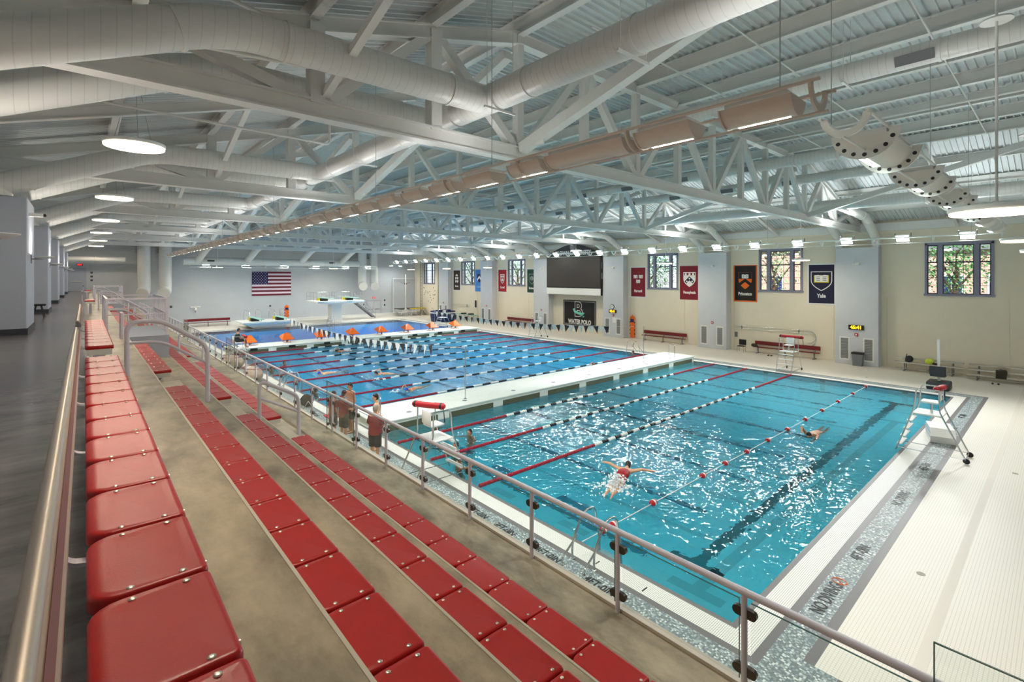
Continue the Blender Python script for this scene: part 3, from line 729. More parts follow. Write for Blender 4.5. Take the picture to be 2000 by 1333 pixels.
SECN = ['nearest the camera', 'past the first aisle', 'past the second aisle', 'past the third aisle', 'past the fourth aisle', 'at the far end']
long_ = [(.42,8.6),(10.05,18.25),(19.7,27.9),(29.35,37.55),(39.0,47.2),(48.65,56.85)]
SECT = {0: [(.42,7.65),(8.8,14.1),(25.5,27.0),(43.5,45.5)], 1: [(.42,8.6),(10.05,14.5),(19.7,27.9),(29.35,37.55)], 2: long_, 3: long_}
for r in range(4):
    fx, z = ROWS[r]
    for s, (y0, y1) in enumerate(SECT[r]):
        n = int(round((y1-y0)/PITCH)); ys = [y1-(j+.5)*PITCH for j in range(n)][::-1]
        for j, y in enumerate(ys):
            o = bpy.data.objects.new('stadium_seat', SEAT); C.objects.link(o); o.location = (fx, y, z)
            tag(o, 'red plastic seat, %s from the camera in the %s row, section %s' % (ORD[j], ROWN[r], SECN[s]), 'seat', 'red bleacher seats')
            if y < 9 or (r < 2 and y < 14):
                for bx, by in ((-.07,-.205),(-.205,-.205),(-.07,.205),(-.205,.205)):
                    b = bpy.data.objects.new('bolt', BOLT); C.objects.link(b); b.location = (bx, by, .004 if False else -.001); b.parent = o
            if y < 5:
                b = bpy.data.objects.new('lug', LUG); C.objects.link(b); b.location = (-.004, -.17, -.022); b.parent = o
        t = thing('bench_frame', 'white metal bench frame under the %s row of red seats, section %s' % (ROWN[r], SECN[s]), 'bench frame', (fx, y0, z), 0, 'bench frames')
        L = y1-y0; ya = ys[0]-PITCH/2-y0
        MB().box(-.275, -.03, ya+.01, L-.01, -.125, -.056).build('beam', 'bench_frame', t)
        MB().box(-.29, -.02, ya+.006, ya+.02, -.13, -.05).box(-.29, -.02, L-.02, L-.006, -.13, -.05).build('end_cap', 'bench_frame', t)
        yy = ya+.35
        while yy < L:
            if r == 0:
                MB().box(-.17, -.09, yy-.03, yy+.03, -.535, -.125).box(-.22, -.04, yy-.05, yy+.05, -.545, -.53).build('leg', 'rail_white', t)
            else:
                MB().prism([(-.3,-.125),(-.06,-.125),(-.08,-.17),(-.3,-.33)], yy-.025, yy+.025).build('bracket', 'mid_grey', t)
            yy += 1.45
# backrest rail of the top row
for s, (y0, y1) in enumerate(SECT[0]):
    t = thing('backrest_rail', 'silver backrest rail with a red strip behind the top row, section %s' % SECN[s], 'rail', (-.06, y0-(1.5 if s == 0 else 0), 5.09), 0, 'backrest rails')
    L = y1-y0+(1.5 if s == 0 else 0)
    pr = [(-.034,-.05),(-.012,-.05),(.004,-.03),(.004,.03),(-.004,.042),(-.02,.045),(-.032,.036),(-.038,.015)]
    MB().prism(pr, 0, L).build('tube', 'rail_metal', t, 50)
    MB().prism([(.004,-.05),(.03,-.05),(.03,-.012),(.004,.02)], .0, L).build('strip_base', 'rail_tan', t)
    MB().prism([(.0115,.0125),(.0235,-.003),(.0245,-.002),(.0125,.0138)], .0, L).build('red_strip', 'rail_red', t)
    MB().prism([(-.03,-.045),(.026,-.045),(.003,.03),(-.03,.03)], -.006, 0).build('end_cap', 'mid_grey', t)
    yy = .55
    while yy < L:
        pts = curve_pts([(-.01,yy,-.04),(-.004,yy,-.395),(.12,yy,-.415)], .14, 6)
        q = MB()
        for a, b in zip(pts, pts[1:]): q.bar(a, b, .045, .014, (1,0,.2))
        q.build('bracket', 'rail_white', t); yy += 1.45
# ---------------------------------------------------------------- glass guard at the front of the stands
t = thing('glass_guardrail', 'long glass guardrail with white top rail along the front of the stands', 'guardrail', (3.77, 0, 2.57))
PY = [1.62+1.17*k for k in range(-3, 47)]
MB().tube([(0,PY[0]-.6,.76),(0,PY[-1]+.4,.76)], .028, 12).build('top_rail', 'rail_white', t, True)
post = MB().tube([(0,0,0),(0,0,.745)], .023, 10).mesh('post', True); post.materials.append(M('rail_white'))
clampm = MB()
for s in (-1, 1):
    c = Vector((.012, s*.055, 0)); clampm.lathe([(.036,-.018),(.036,.018)], (c.x,c.y,c.z), 14, 'x').box(-.006, .03, min(0,s*.055), max(0,s*.055), -.036, .036)
clamp = clampm.mesh('clamp', 40); clamp.materials.append(M('clamp_dark'))
panem = MB().box(.008, .02, .045, 1.125, .075, .685).mesh('pane'); panem.materials.append(M('guard_glass'))
edgem = MB().box(.008, .02, .045, 1.125, .685, .689).box(.008, .02, .041, .045, .075, .689).mesh('pane_edge'); edgem.materials.append(M('glass_edge'))
for i, y in enumerate(PY):
    p = bpy.data.objects.new('post', post); C.objects.link(p); p.parent = t; p.location = (0, y, 0)
    if y < 26:
        for z in (.16, .60):
            c = bpy.data.objects.new('clamp', clamp); C.objects.link(c); c.parent = p; c.location = (0, 0, z)
    if i < len(PY)-1:
        g = bpy.data.objects.new('pane', panem); C.objects.link(g); g.parent = t; g.location = (0, y, 0)
        e = bpy.data.objects.new('pane_edge', edgem); C.objects.link(e); e.parent = g
for i, (ya, yb) in enumerate(((-.75,.51),(8.66,9.98),(18.1,19.4),(27.8,29.1),(37.4,38.8))):
    t = thing('glass_screen', 'tall clear glass screen standing above the guardrail, %s from the camera' % ORD[i], 'glass screen', (3.72, ya, 2.60), 0, 'tall glass screens')
    L = yb-ya; MB().box(0, .012, 0, L, 0, .99).build('pane', 'guard_glass', t); MB().box(0, .012, 0, L, .99, .996).box(0, .012, -.006, 0, 0, .996).box(0, .012, L, L+.006, 0, .996).build('pane_edge', 'glass_edge', t)
    for y in (.03, L-.03):
        for z in (.12, .6): MB().lathe([(.035,-.016),(.035,.02)], (.006,y,z), 14, 'x').build('clamp', 'clamp_dark', t)
# ---------------------------------------------------------------- aisle handrails
for k in range(1, 6):
    y = 9.32+9.65*(k-1)
    t = thing('aisle_handrail', 'white tube handrail in the upper half of the %s aisle' % ORD[k-1], 'handrail', (.48, y, 4.24), 0, 'aisle handrails')
    MB().tube(curve_pts([(0,0,0),(0,0,.80),(.42,0,.80),(1.04,0,.36),(1.04,0,-.57)], .16, 6), .033, 12).build('rail_loop', 'rail_white', t, True)
    MB().tube(curve_pts([(0,0,.48),(.42,0,.48),(1.04,0,.06)], .16, 6), .022, 10).build('mid_rail', 'rail_white', t, True)
    t = thing('aisle_handrail', 'white tube handrail in the lower half of the %s aisle' % ORD[k-1], 'handrail', (2.3, y, 3.10), 0, 'aisle handrails')
    MB().tube(curve_pts([(0,0,0),(0,0,.80),(.66,0,.44),(.66,0,-.53)], .14, 6), .033, 12).build('rail_loop', 'rail_white', t, True)
    MB().tube([(0,0,.50),(.66,0,.14)], .022, 10).build('mid_rail', 'rail_white', t, True)
# ---------------------------------------------------------------- wheelchair platforms with cages
for i, y0 in enumerate((15.1, 34.4)):
    MB().box(.80, 1.62, y0, y0+3.2, 3.67, 4.24).build('platform', 'column_grey', stand)
    t = thing('platform_cage', 'white railing cage around the %s raised viewing platform in the stands' % ('nearer', 'farther')[i], 'railing', (.4, y0, 4.24), 0, 'platform cages')
    for x, y in ((0,.1),(1.18,.1),(1.18,3.1),(0,3.1)): MB().box(x-.025, x+.025, y-.025, y+.025, 0, .93).build('post', 'rail_white', t)
    for a, b in (((0,.1),(1.18,.1)),((1.18,.1),(1.18,3.1)),((1.18,3.1),(0,3.1)),((0,3.1),(0,.1))):
        MB().bar((a[0],a[1],.93), (b[0],b[1],.93), .04, .04).build('top_bar', 'rail_white', t)
        if a[0]+b[0] > .1: MB().bar((a[0],a[1],.55), (b[0],b[1],.55), .03, .03).build('mid_bar', 'rail_white', t)
    for j in range(8): MB().box(1.17, 1.19, .45+j*.34, .49+j*.34, .05, .9).build('picket', 'rail_white', t)
    for j, y in enumerate((-.35, -.05)): MB().rbox(.24, .30, y, y+.22, 0, .62, .01).build('gate_leaf', 'rail_white', t)
# concourse items
t = thing('stool', 'small black stool beside the second grey column on the concourse', 'stool', (-1.25, 24.6, 4.24))
MB().rbox(-.2,.2,-.2,.2,.42,.48,.02).build('seat','black',t)
for a in range(4): MB().cyl((.1*math.cos(a*PI/2+.7),.1*math.sin(a*PI/2+.7),.42),(.22*math.cos(a*PI/2+.7),.22*math.sin(a*PI/2+.7),0),.015,6).build('leg','black',t)
for i, c in enumerate(TY[1:], 1):
    t = thing('wall_uplight', 'round white uplight on the concourse column, %s from the camera' % ORD[i-1], 'lamp', (-1.1, c, 6.2), 0, 'uplights on the concourse columns')
    MB().lathe([(.02,.0),(.16,.02),(.22,.07),(.215,.08),(.05,.03)], (.26,0,0), 22).build('bowl', 'white', t, True)
    MB().bar((0,0,0),(.26,0,.01),.03,.03).box(0,.02,-.05,.05,-.12,.12).build('arm', 'mid_grey', t)
    area(t, (.2,0,.12), (.25,), 34, (1,.92,.8), rot=(PI,0,0), name='up_light', shape='DISK')
t = thing('security_camera', 'small security camera on the first grey column', 'camera', (-1.1, 18.0, 7.35))
MB().rbox(0,.28,-.05,.05,-.05,.05,.02).build('body','white',t); MB().ell((.3,0,0),.04,.045,.045).build('lens','black',t,True)
d = struct('door_1', MB().box(-1.25,.05,FY-.06,FY,4.24,6.5).box(-1.35,.15,FY-.03,FY,4.24,6.6), 'column_grey')
MB().box(-1.0,-.2,FY-.12,FY-.06,5.15,5.22).build('push_bar','alu',d)
def exit_sign(x, y, z, lit, label):
    t = thing('exit_sign', label, 'sign', (x, y, z)); MB().rbox(-.22,.22,-.06,0,-.11,.11,.01).build('box','black' if lit else 'exit_red',t)
    obj('lettering', textmesh('EXIT', .17, .003, sx=1.0, bold=.004), 'exit_lit' if lit else 'print_white', t, (0,-.065,0), (R(90),0,0))
exit_sign(-.35, FY-.02, 6.9, True, 'lit red exit sign above the concourse door')
for z, nm in ((6.1,'red fire alarm box beside the concourse door'),(5.7,'dark thermostat box beside the concourse door'),(5.3,'dark switch box beside the concourse door')):
    t = thing('wall_box', nm, 'alarm box', (.55, FY, z)); MB().rbox(-.09,.09,-.06,0,-.09,.09,.015).build('body','dark_grey',t); MB().cbox(0,-.065,0,.07,.01,.07).build('cover','mid_grey',t)
# ---------------------------------------------------------------- lane ropes
def float_mesh(L, r, m, name='float_block'):
    n = max(2, int(L/.085)); q = MB(); pr = []
    for i in range(n): a = L*i/n; b = L*(i+1)/n; pr += [(r*.72, a+.004), (r, a+.014), (r, b-.014), (r*.72, b-.004)]
    q.lathe(pr, n=10, axis='x'); me = q.mesh(name, 35); me.materials.append(M(m)); return me
FB, FW, FRD = float_mesh(.30, .062, 'black'), float_mesh(.36, .062, 'white'), float_mesh(4.9, .058, 'rope_red')
FB2, FW2 = float_mesh(.5, .058, 'black'), float_mesh(.5, .058, 'white')
def lane_rope(y, label, grp, near):
    t = thing('lane_rope', label, 'lane rope', (PX0, y, -.01), 0, grp); W_ = PX1-PX0
    for x in (.06, W_-4.96):
        o = bpy.data.objects.new('red_end', FRD); C.objects.link(o); o.parent = t; o.location = (x,0,0)
    x = 5.0; k = 0
    b, w, lb, lw = (FB, FW, .33, .40) if near else (FB2, FW2, .56, .56)
    while x < W_-5.3:
        o = bpy.data.objects.new('black_float' if k % 2 else 'white_float', b if k % 2 else w); C.objects.link(o); o.parent = t; o.location = (x,0,0)
        x += lb if k % 2 else lw; k += 1
    MB().tube([(0,0,0),(W_,0,0)], .006, 5).build('cable', 'cable', t)
for i, y in enumerate((10.6, 13.1, 15.2)): lane_rope(y, 'red, black and white lane rope in the near basin, %s from the camera' % ORD[i], 'lane ropes in the near basin', True)
for i in range(9): lane_rope(20.4+2.43*i, 'red, black and white lane rope in the middle basin, %s from the camera' % ORD[i], 'lane ropes in the middle basin', False)
t = thing('buoy_rope', 'thin rope with red and white buoys across the shallow near end', 'buoy rope', (PX0, 6.9, 0)); 
MB().tube([(0,0,0),(PX1-PX0,0,0)], .011, 6).build('rope', 'rope_white', t)
bu_w = MB().lathe([(.03,-.1),(.075,-.07),(.085,0),(.075,.07),(.03,.1)], n=14, axis='x').mesh('buoy', True); bu_w.materials.append(M('white'))
bu_r = MB().lathe([(.031,-.102),(.077,-.072),(.084,-.03),(.084,-.025)], n=14, axis='x').lathe([(.084,.03),(.077,.072),(.031,.102)], n=14, axis='x').mesh('red_end', True); bu_r.materials.append(M('red'))
for x in (.75, 1.1, 2.75, 5.3, 6.7, 8.2, 9.9, 11.7, 13.6, 15.6, 17.8, 20.1, 22.4):
    o = bpy.data.objects.new('buoy', bu_w); C.objects.link(o); o.parent = t; o.location = (x,0,0)
    c = bpy.data.objects.new('red_end', bu_r); C.objects.link(c); c.parent = o
# ---------------------------------------------------------------- bulkheads
def bulkhead(y0, y1, label, near):
    t = thing('pool_bulkhead', label, 'bulkhead', (PX0, y0, 0)); W_ = PX1-PX0; D = y1-y0
    body = MB().rbox(.01, W_-.01, 0, D, -2.2, .33, .04).build('body', 'bulkhead', t, 30)
    MB().rbox(-.05, W_+.05, -.05, D+.05, .28, .36, .03).build('deck_plate', 'bulkhead', t, 30)
    n = 8; pw = W_/n
    for i in range(n):
        for yy in (-.012, D-.012 if not near else None):
            if yy is None: continue
            MB().box(i*pw+.28, (i+1)*pw-.28, yy, yy+.024, .0-.06, .19).build('slot', 'slot_olive', body)
    for x in (1.6, 4.3, 7.1, 9.8, 12.6, 15.3, 18.0, 20.8):
        MB().lathe([(.11,.36),(.10,.366)], (x, D*.25 if near else D*.7, 0), 16).build('anchor_cap', 'mid_grey', t)
    return t
bulkhead(16.62, 18.85, 'wide white movable bulkhead across the pool between the near and middle basins', True)
bh2 = bulkhead(40.45, 42.65, 'white movable bulkhead with starting blocks before the diving basin', False)
for i in range(8): MB().box(LANEX[i]-PX0-.25, LANEX[i]-PX0+.25, -.03, -.01, .1, .34).build('number_plate', 'black', bh2)
def start_block(x, i):
    t = thing('starting_block', 'orange covered starting block on the far bulkhead, %s from the left' % ORD[i], 'starting block', (x, 41.9, .36), 0, 'orange starting blocks')
    MB().box(-.3,.3,-.25,.35,0,.03).build('base','white',t)
    for sx in (-.2,.2): MB().bar((sx,.25,.02),(sx*.9,.0,.45),.05,.05).build('leg','mid_grey',t)
    MB().bar((0,-.2,.02),(0,-.05,.4),.12,.05).build('post','mid_grey',t)
    MB().add([(-.46,-.55,.30),(.46,-.55,.30),(.42,.42,.52),(-.42,.42,.52),(-.2,-.05,.74),(.14,.12,.80),(-.48,-.5,.24),(.48,-.5,.24),(.44,.45,.44),(-.44,.45,.44)],
        [(0,1,5,4),(1,2,5),(2,3,4,5),(3,0,4),(6,7,1,0),(7,8,2,1),(8,9,3,2),(9,6,0,3),(9,8,7,6)]).build('cover','orange',t)
for i, x in enumerate(LANEX): start_block(x, i)
# ---------------------------------------------------------------- poles and backstroke flags
def flag_pole(x, y, z, h, label): 
    t = thing('flag_pole', label, 'pole', (x, y, z), 0, 'steel poles on the bulkheads'); MB().lathe([(.07,0),(.07,.02),(.03,.03)], n=14).build('base','chrome',t); MB().cyl((0,0,.02),(0,0,h),.022,10).build('pole','chrome',t,True)
flag_pole(12.54, 17.4, .36, 2.28, 'slim steel pole on the near bulkhead, left of two'); flag_pole(26.16, 17.4, .36, 2.26, 'slim steel pole on the near bulkhead, right of two')
flag_pole(12.54, 41.5, .36, 1.92, 'slim steel pole on the far bulkhead, left of two'); flag_pole(26.16, 41.5, .36, 1.92, 'slim steel pole on the far bulkhead, right of two')
PNW = MB().prism([(-.23,0),(.23,0),(0,-.5)], -.004, .004, 'x').mesh('white_pennant'); PNW.materials.append(M('white'))
PNB = MB().prism([(-.23,0),(.23,0),(0,-.5)], -.004, .004, 'x').mesh('black_pennant'); PNB.materials.append(M('dark_grey'))
def flags(p, q, sag, n, label, wfrac=.0):
    p = Vector(p); q = Vector(q); d = q-p; L = d.length
    t = thing('pennant_line', label, 'pennants', p, 0, 'backstroke pennant lines'); ang = math.atan2(d.y, d.x)-PI/2
    pt = lambda s: d*s + Vector((0,0,-sag*4*s*(1-s)))
    MB().tube([pt(i/24) for i in range(25)], .008, 5).build('line', 'rope_white', t)
    for i in range(n):
        s = (i+.5)/n*.88+.01; o = bpy.data.objects.new('pennant', PNB if (i % 2 and s > wfrac) else PNW); C.objects.link(o); o.parent = t; o.location = pt(s); o.rotation_euler = (random.uniform(-.25,.25), random.uniform(-.15,.15), ang+random.uniform(-.25,.25))
flags((12.54,41.5,2.25), (12.54,17.4,2.6), .45, 46, 'string of black and white pennants over the left side of the middle basin', .0)
flags((26.16,41.5,2.25), (26.16,17.4,2.6), .4, 48, 'string of black and white pennants over the right side of the middle basin', .0)
# ---------------------------------------------------------------- pool ladders
def grab(name, x, y, rz, label, grp, h=.85):
    t = thing(name, label, 'pool rail', (x, y, 0), rz, grp)
    for s in (-.28, .28):
        MB().tube(curve_pts([(-.45,s,0),(-.45,s,.35),(-.1,s,h),(.25,s,h),(.42,s,.1),(.42,s,-.9)], .22, 5), .024, 10).build('rail', 'chrome', t, True)
        MB().tube(curve_pts([(-.75,s,0),(-.75,s,.12),(-.3,s,h*.5)], .18, 5), .02, 8).build('stay', 'chrome', t, True)
        for xx in (-.45,-.75): MB().lathe([(.05,0),(.05,.015),(.03,.03)], (xx,s,0), 12).build('flange', 'chrome', t)
    for z in (-.3, -.6): MB().box(.36, .48, -.28, .28, z-.02, z+.02).build('step', 'white', t)
grab('pool_ladder', 7.9, 6.35, 0, 'chrome pool ladder rails beside the near left pool edge', 'pool ladders')
grab('pool_ladder', 31.05, 21.6, PI, 'chrome pool ladder rails at the right edge of the middle basin', 'pool ladders')
grab('pool_ladder', 7.9, 26.0, 0, 'chrome pool ladder rails at the left edge of the middle basin', 'pool ladders')
grab('pool_ladder', 7.9, 38.6, 0, 'chrome pool ladder rails by the seated lifeguard', 'pool ladders')
grab('pool_ladder', 22.2, 58.2, -PI/2, 'chrome pool ladder rails at the far edge of the diving basin', 'pool ladders')
grab('pool_ladder', 7.9, 47.0, 0, 'chrome pool ladder rails at the left edge of the diving basin', 'pool ladders')
def hoop(x, y, z, rz, label, w=.9, h=.8):
    t = thing('grab_rail', label, 'grab rail', (x, y, z), rz, 'bulkhead grab rails'); MB().tube(curve_pts([(0,0,0),(0,0,h),(w,0,h),(w,0,0)], .12, 5), .022, 10).build('rail','chrome',t,True)
    for xx in (0,w): MB().lathe([(.05,0),(.05,.02)], (xx,0,0), 12).build('flange','chrome',t)
hoop(8.35, 17.0, .36, PI/2*0+1.2, 'chrome grab rail on the left end of the near bulkhead'); hoop(29.6, 17.3, .36, .9, 'chrome grab rail on the right end of the near bulkhead', 1.0, .75)
# ---------------------------------------------------------------- markings on the deck
def mark(body, x, y, rz, size=.3, sx=.75, nm='depth_marking'):
    o = obj(nm, textmesh(body, size, .001, bold=.006, sx=sx), 'black', floor, (x,y,.003), (0,0,rz)); return o
ymk = 2.82
for x, s in ((9.95,'NO DIVING'),(12.1,'4FT-0IN'),(15.85,'NO DIVING'),(19.0,'4FT-0IN'),(24.2,'NO DIVING'),(27.0,'4FT-0IN')): mark(s, x, ymk, 0)
for y, s in ((5.7,'4FT-0IN'),(7.05,'4FT-0IN'),(8.4,'3FT-0IN'),(9.4,'3FT-0IN'),(20.5,'7FT-0IN')): mark(s, 7.15, y, -PI/2, .26)
q = MB(); c0 = Vector((10.62, ymk))
for a, b in ((0,2*PI),): q.tube([(10.65+.1*math.cos(2*PI*i/24), ymk+.12*math.sin(2*PI*i/24), .004) for i in range(24)], .008, 4, closed=True)
q.tube([(10.57,ymk-.08,.004),(10.73,ymk+.08,.004)], .008, 4); q.build('no_diving_symbol', 'banner_orange', floor)
for x, y in ((12.1,1.86),(20.3,1.0),(33.3,7.5)): MB().lathe([(.07,0),(.07,.004),(.06,.005)], (x,y,0), 18).build('floor_drain', 'drain', floor)
MB().box(8, 37, 1.36, 1.5, 0, .002).build('drain_strip', 'strip_tile', floor)
for y in (5.1, 6.2): MB().box(7.62, 7.78, y-.012, y+.012, 0, .003).build('grate_joint', 'black', floor)
# ---------------------------------------------------------------- lifeguard chairs
def guard_chair(name, loc, rz, label, tube_label=None, H=1.55, tube_m='red', sc=1):
    t = thing(name, label, 'lifeguard chair', loc, rz, 'lifeguard chairs')
    w = .42
    for s in (-w, w):
        MB().tube(curve_pts([(.75,s,0),(.28,s,H-.25),(.22,s,H+.42),(-.35,s,H+.42)], .16, 5), .022, 10).build('front_leg','chrome',t,True)
        MB().tube(curve_pts([(-.35,s,H+.42),(-.35,s,H-.25),(-.95,s,.12)], .1, 5), .022, 10).build('rear_leg','chrome',t,True)
        MB().tube([(.72,s,.1),(-.92,s,.13)], .014, 8).build('base_bar','chrome',t,True)
        MB().lathe([(.075,-.02),(.085,0),(.075,.02)], (-.97,s,.085), 16, 'y').build('wheel','black',t)
    MB().tube([(-.95,-w,.13),(-.95,w,.13)], .016, 8).build('axle','chrome',t,True)
    MB().rbox(-.42, .32, -w, w, H-.42, H-.38, .01).build('foot_platform','white',t)
    for k in range(4):
        z = .22+k*.27; x = .75-.47*(z/(H-.25)); MB().rbox(x-.09, x+.05, -w, w, z-.015, z+.015, .008).build('ladder_step','white',t)
    MB().cyl((-.1,0,H-.4),(-.1,0,H-.05),.035,10).build('seat_post','chrome',t,True)
    MB().rbox(-.3, .15, -.23, .23, H-.06, H, .03).build('seat','white_plastic',t,30)
    MB().rbox(-.34, -.29, -.22, .22, H+.02, H+.4, .02).build('backrest','white_plastic',t,30)
    return t
def rescue_tube(p, q, label, r=.09):
    p = Vector(p); q = Vector(q); d = (q-p); L = d.length; d.normalize()
    t = thing('rescue_tube', label, 'rescue tube', p, 0, 'rescue tubes')
    MB().tube([d*0, d*.05, d*(L-.05), d*L], [r*.6,r,r,r*.6], 14).build('foam','red',t,True)
    MB().tube([d*.06, d*.12], r*1.05, 14).tube([d*(L-.14), d*(L-.08)], r*1.05, 14).build('strap','black',t,True)
    MB().tube([d*(L-.05), d*(L-.03)+Vector((0,0,-.2)), d*(L-.02)+Vector((.02,0,-.45))], .014, 6).build('tow_strap','black',t)
    return t
guard_chair('lifeguard_chair', (7.55,11.9,0), 0, 'white and chrome lifeguard chair behind the glass at the left pool edge', H=1.55)
t = rescue_tube((7.12,12.45,2.06), (7.62,11.55,2.06), 'red rescue tube lying on the left lifeguard chair'); 
o = obj('lettering', textmesh('GUARD', .12, .002, bold=.004), 'print_white', t, (.24,-.44,.093), (0,0,R(-61)))
guard_chair('lifeguard_chair', (20.6,3.0,0), PI/2, 'chrome lifeguard chair on the near deck at the right pool corner', H=1.7)
rescue_tube((20.25,2.75,2.14), (21.0,2.62,2.14), 'red rescue tube on the chair at the near deck')
guard_chair('lifeguard_chair', (31.9,11.1,0), PI, 'lifeguard chair before the maroon bench on the window side', H=1.6)
rescue_tube((32.3,11.75,2.05), (32.3,10.4,2.05), 'red rescue tube on the chair before the maroon bench')
guard_chair('lifeguard_chair', (31.6,32.5,0), PI, 'lifeguard chair on the window side near the scoreboard', H=1.6)
guard_chair('lifeguard_chair', (7.7,36.3,0), 0, 'lifeguard chair at the left edge beside the far bulkhead', H=1.35)
guard_chair('lifeguard_chair', (29.6,45.4,0), PI, 'lifeguard chair on the far deck in front of the blue tub', H=1.6)
# white storage crate under the near right chair
t = thing('float_crate', 'white translucent plastic tub with blue stripes under the lifeguard chair', 'tub', (22.6,2.95,0), .25)
MB().prism([(-.55,.0),(.6,.0),(.66,.26),(.58,.46),(-.45,.48),(-.66,.24)], -.33, .33).build('tub','white_plastic',t)
for z in (.16,.32): MB().box(-.6,.6,.328,.336,z,z+.02).box(-.6,.6,-.336,-.328,z,z+.02).build('stripe','print_lblue',t)
# pool lift
t = thing('pool_lift', 'white mast pool lift with dark grey chair at the right deck', 'pool lift', (32.6,4.3,0), 0)
MB().rbox(-.5,.5,-.45,.45,0,.42,.08).build('base_cover','dark_grey',t,30); MB().bar((0,0,.4),(0,.02,2.5),.09,.11).build('mast','white',t)
MB().bar((-.02,-.1,.6),(0,-.04,1.3),.06,.06).build('actuator','alu',t); MB().rbox(-.45,-.38,-.32,.32,.75,1.2,.03).build('chair_back','dark_grey',t); MB().rbox(-.45,0,-.3,.3,.68,.76,.03).build('chair_seat','dark_grey',t)
for s in (-.36,.36): MB().cyl((-.5,s,.95),(-.1,s,.95),.03,8).build('arm','mid_grey',t)
# ---------------------------------------------------------------- benches
def bench(p, q, label, face):
    """maroon slat bench from p to q; face = unit vector towards the pool"""
    p = Vector(p); q = Vector(q); L = (q-p).length; rz = math.atan2((q-p).y, (q-p).x)
    t = thing('team_bench', label, 'bench', p, rz, 'maroon team benches')
    MB().rbox(0, L, .0, .28, .42, .47, .012).build('seat','maroon',t); MB().rbox(0, L, -.12, -.07, .60, .88, .012).build('backrest','maroon',t)
    n = 3
    for i in range(n):
        x = L*(.07+.86*i/(n-1)); MB().bar((x,.14,0),(x,.14,.42),.07,.05).bar((x,.14,.38),(x,-.1,.62),.05,.04).box(x-.05,x+.05,-.15,.4,0,.03).build('leg','mid_grey',t)
bench((37.95,11.2,0), (37.95,15.55,0), 'maroon bench by the wall with a lifeguard chair in front of it', None)
bench((37.95,21.1,0), (37.95,25.3,0), 'maroon bench by the wall beside the orange rescue board', None)
bench((37.95,39.4,0), (37.95,44.2,0), 'maroon bench by the wall left of the scoreboard', None)
bench((12.9,65.0,0), (8.4,65.0,0), 'maroon bench against the far end wall', None)
def small_bleacher(y0, y1, rows, label):
    t = thing('portable_bleacher', label, 'bleacher', (37.9, y0, 0), PI/2, 'aluminium benches'); L = y1-y0
    for r_ in range(rows):
        MB().rbox(0, L, -.1+(rows-1-r_)*.42-.0, .16+(rows-1-r_)*.42, .68+.0*r_-(rows-1-r_)*.22, .76-(rows-1-r_)*.22, .008).build('plank','alu',t)
    MB().rbox(0, L, .12+(rows-1)*.42-.35, .38+(rows-1)*.42-.35, .12, .15, .008).build('foot_plank','alu',t)
    for x in (L*.15, L*.85):
        MB().bar((x,-.05,0),(x,-.05,.72),.05,.04).bar((x,(rows-1)*.42+.03,0),(x,(rows-1)*.42+.03,.72-(rows-1)*.22),.05,.04).bar((x,-.05,.02),(x,(rows-1)*.42+.25,.02),.05,.04).bar((x,-.05,.68),(x,(rows-1)*.42+.03,.68-(rows-1)*.22),.05,.04).build('leg','mid_grey',t)
small_bleacher(3.9, 7.0, 2, 'low aluminium bleacher with bags on it, left of two'); small_bleacher(.9, 3.7, 3, 'three-tier aluminium bleacher at the right edge of the wall')
def lump(name, label, cat, loc, m, s, seed, parts=()):
    rnd = random.Random(seed); bm = bmesh.new(); bmesh.ops.create_icosphere(bm, subdivisions=3, radius=1)
    ph = [(Vector((rnd.uniform(-3,3),rnd.uniform(-3,3),rnd.uniform(-3,3))), rnd.uniform(0,6)) for _ in range(6)]
    for v in bm.verts:
        k = 1+.09*sum(math.sin(a.dot(v.co)+b) for a, b in ph)/2; v.co = Vector((v.co.x*s[0]*k, v.co.y*s[1]*k, max(-.95, v.co.z)*s[2]*k+s[2]*.9))
    t = thing(name, label, cat, loc); MB().bm(bm).build('body', m, t, 'all'); return t
b = lump('backpack', 'black backpack on the low aluminium bleacher', 'bag', (37.45,6.3,.54), 'black', (.16,.2,.22), 1); MB().rbox(-.2,-.1,-.12,.12,.06,.26,.03).build('pocket','dark_grey',b); MB().tube(curve_pts([(-.1,.1,.5),(-.25,.12,.3),(-.15,.12,.1)],.1),.02,6).build('strap','dark_grey',b)
b = lump('shirt', 'yellow-green shirt heaped on the low aluminium bleacher', 'clothing', (37.42,5.35,.54), 'hivis', (.2,.2,.17), 2); MB().ell((-.05,-.25,.06),.15,.14,.06).build('dark_cloth','black',b)
b = thing('towel_heap', 'dark cloth hanging over the three-tier aluminium bleacher', 'clothing', (37.02,2.35,.545), 0)
MB().prism([(-.22,-.3),(-.16,-.32),(-.13,.04),(.16,.05),(.2,-.16),(.24,-.15),(.22,.1),(-.17,.12)], -.22, .2).build('cloth','cloth_dark',b); MB().rbox(-.12,.15,-.2,.1,.06,.16,.04).build('fold','dark_grey',b)
tag(MB().ell((36.2,2.4,.04),.14,.05,.04).ell((36.2,2.62,.04),.14,.05,.04).build('sandals','black'), 'pair of dark sandals on the floor under the aluminium bleacher', 'sandals')
t = thing('trash_bin', 'grey rubbish bin with black lid against the pilaster', 'bin', (37.2,8.85,0)); MB().add([(-.16,-.24,0),(.16,-.24,0),(.16,.24,0),(-.16,.24,0),(-.2,-.3,.75),(.2,-.3,.75),(.2,.3,.75),(-.2,.3,.75)],[(0,3,2,1),(4,5,6,7),(0,1,5,4),(1,2,6,5),(2,3,7,6),(3,0,4,7)]).build('body','mid_grey',t); MB().rbox(-.22,.22,-.32,.32,.74,.86,.03).build('lid','black',t)
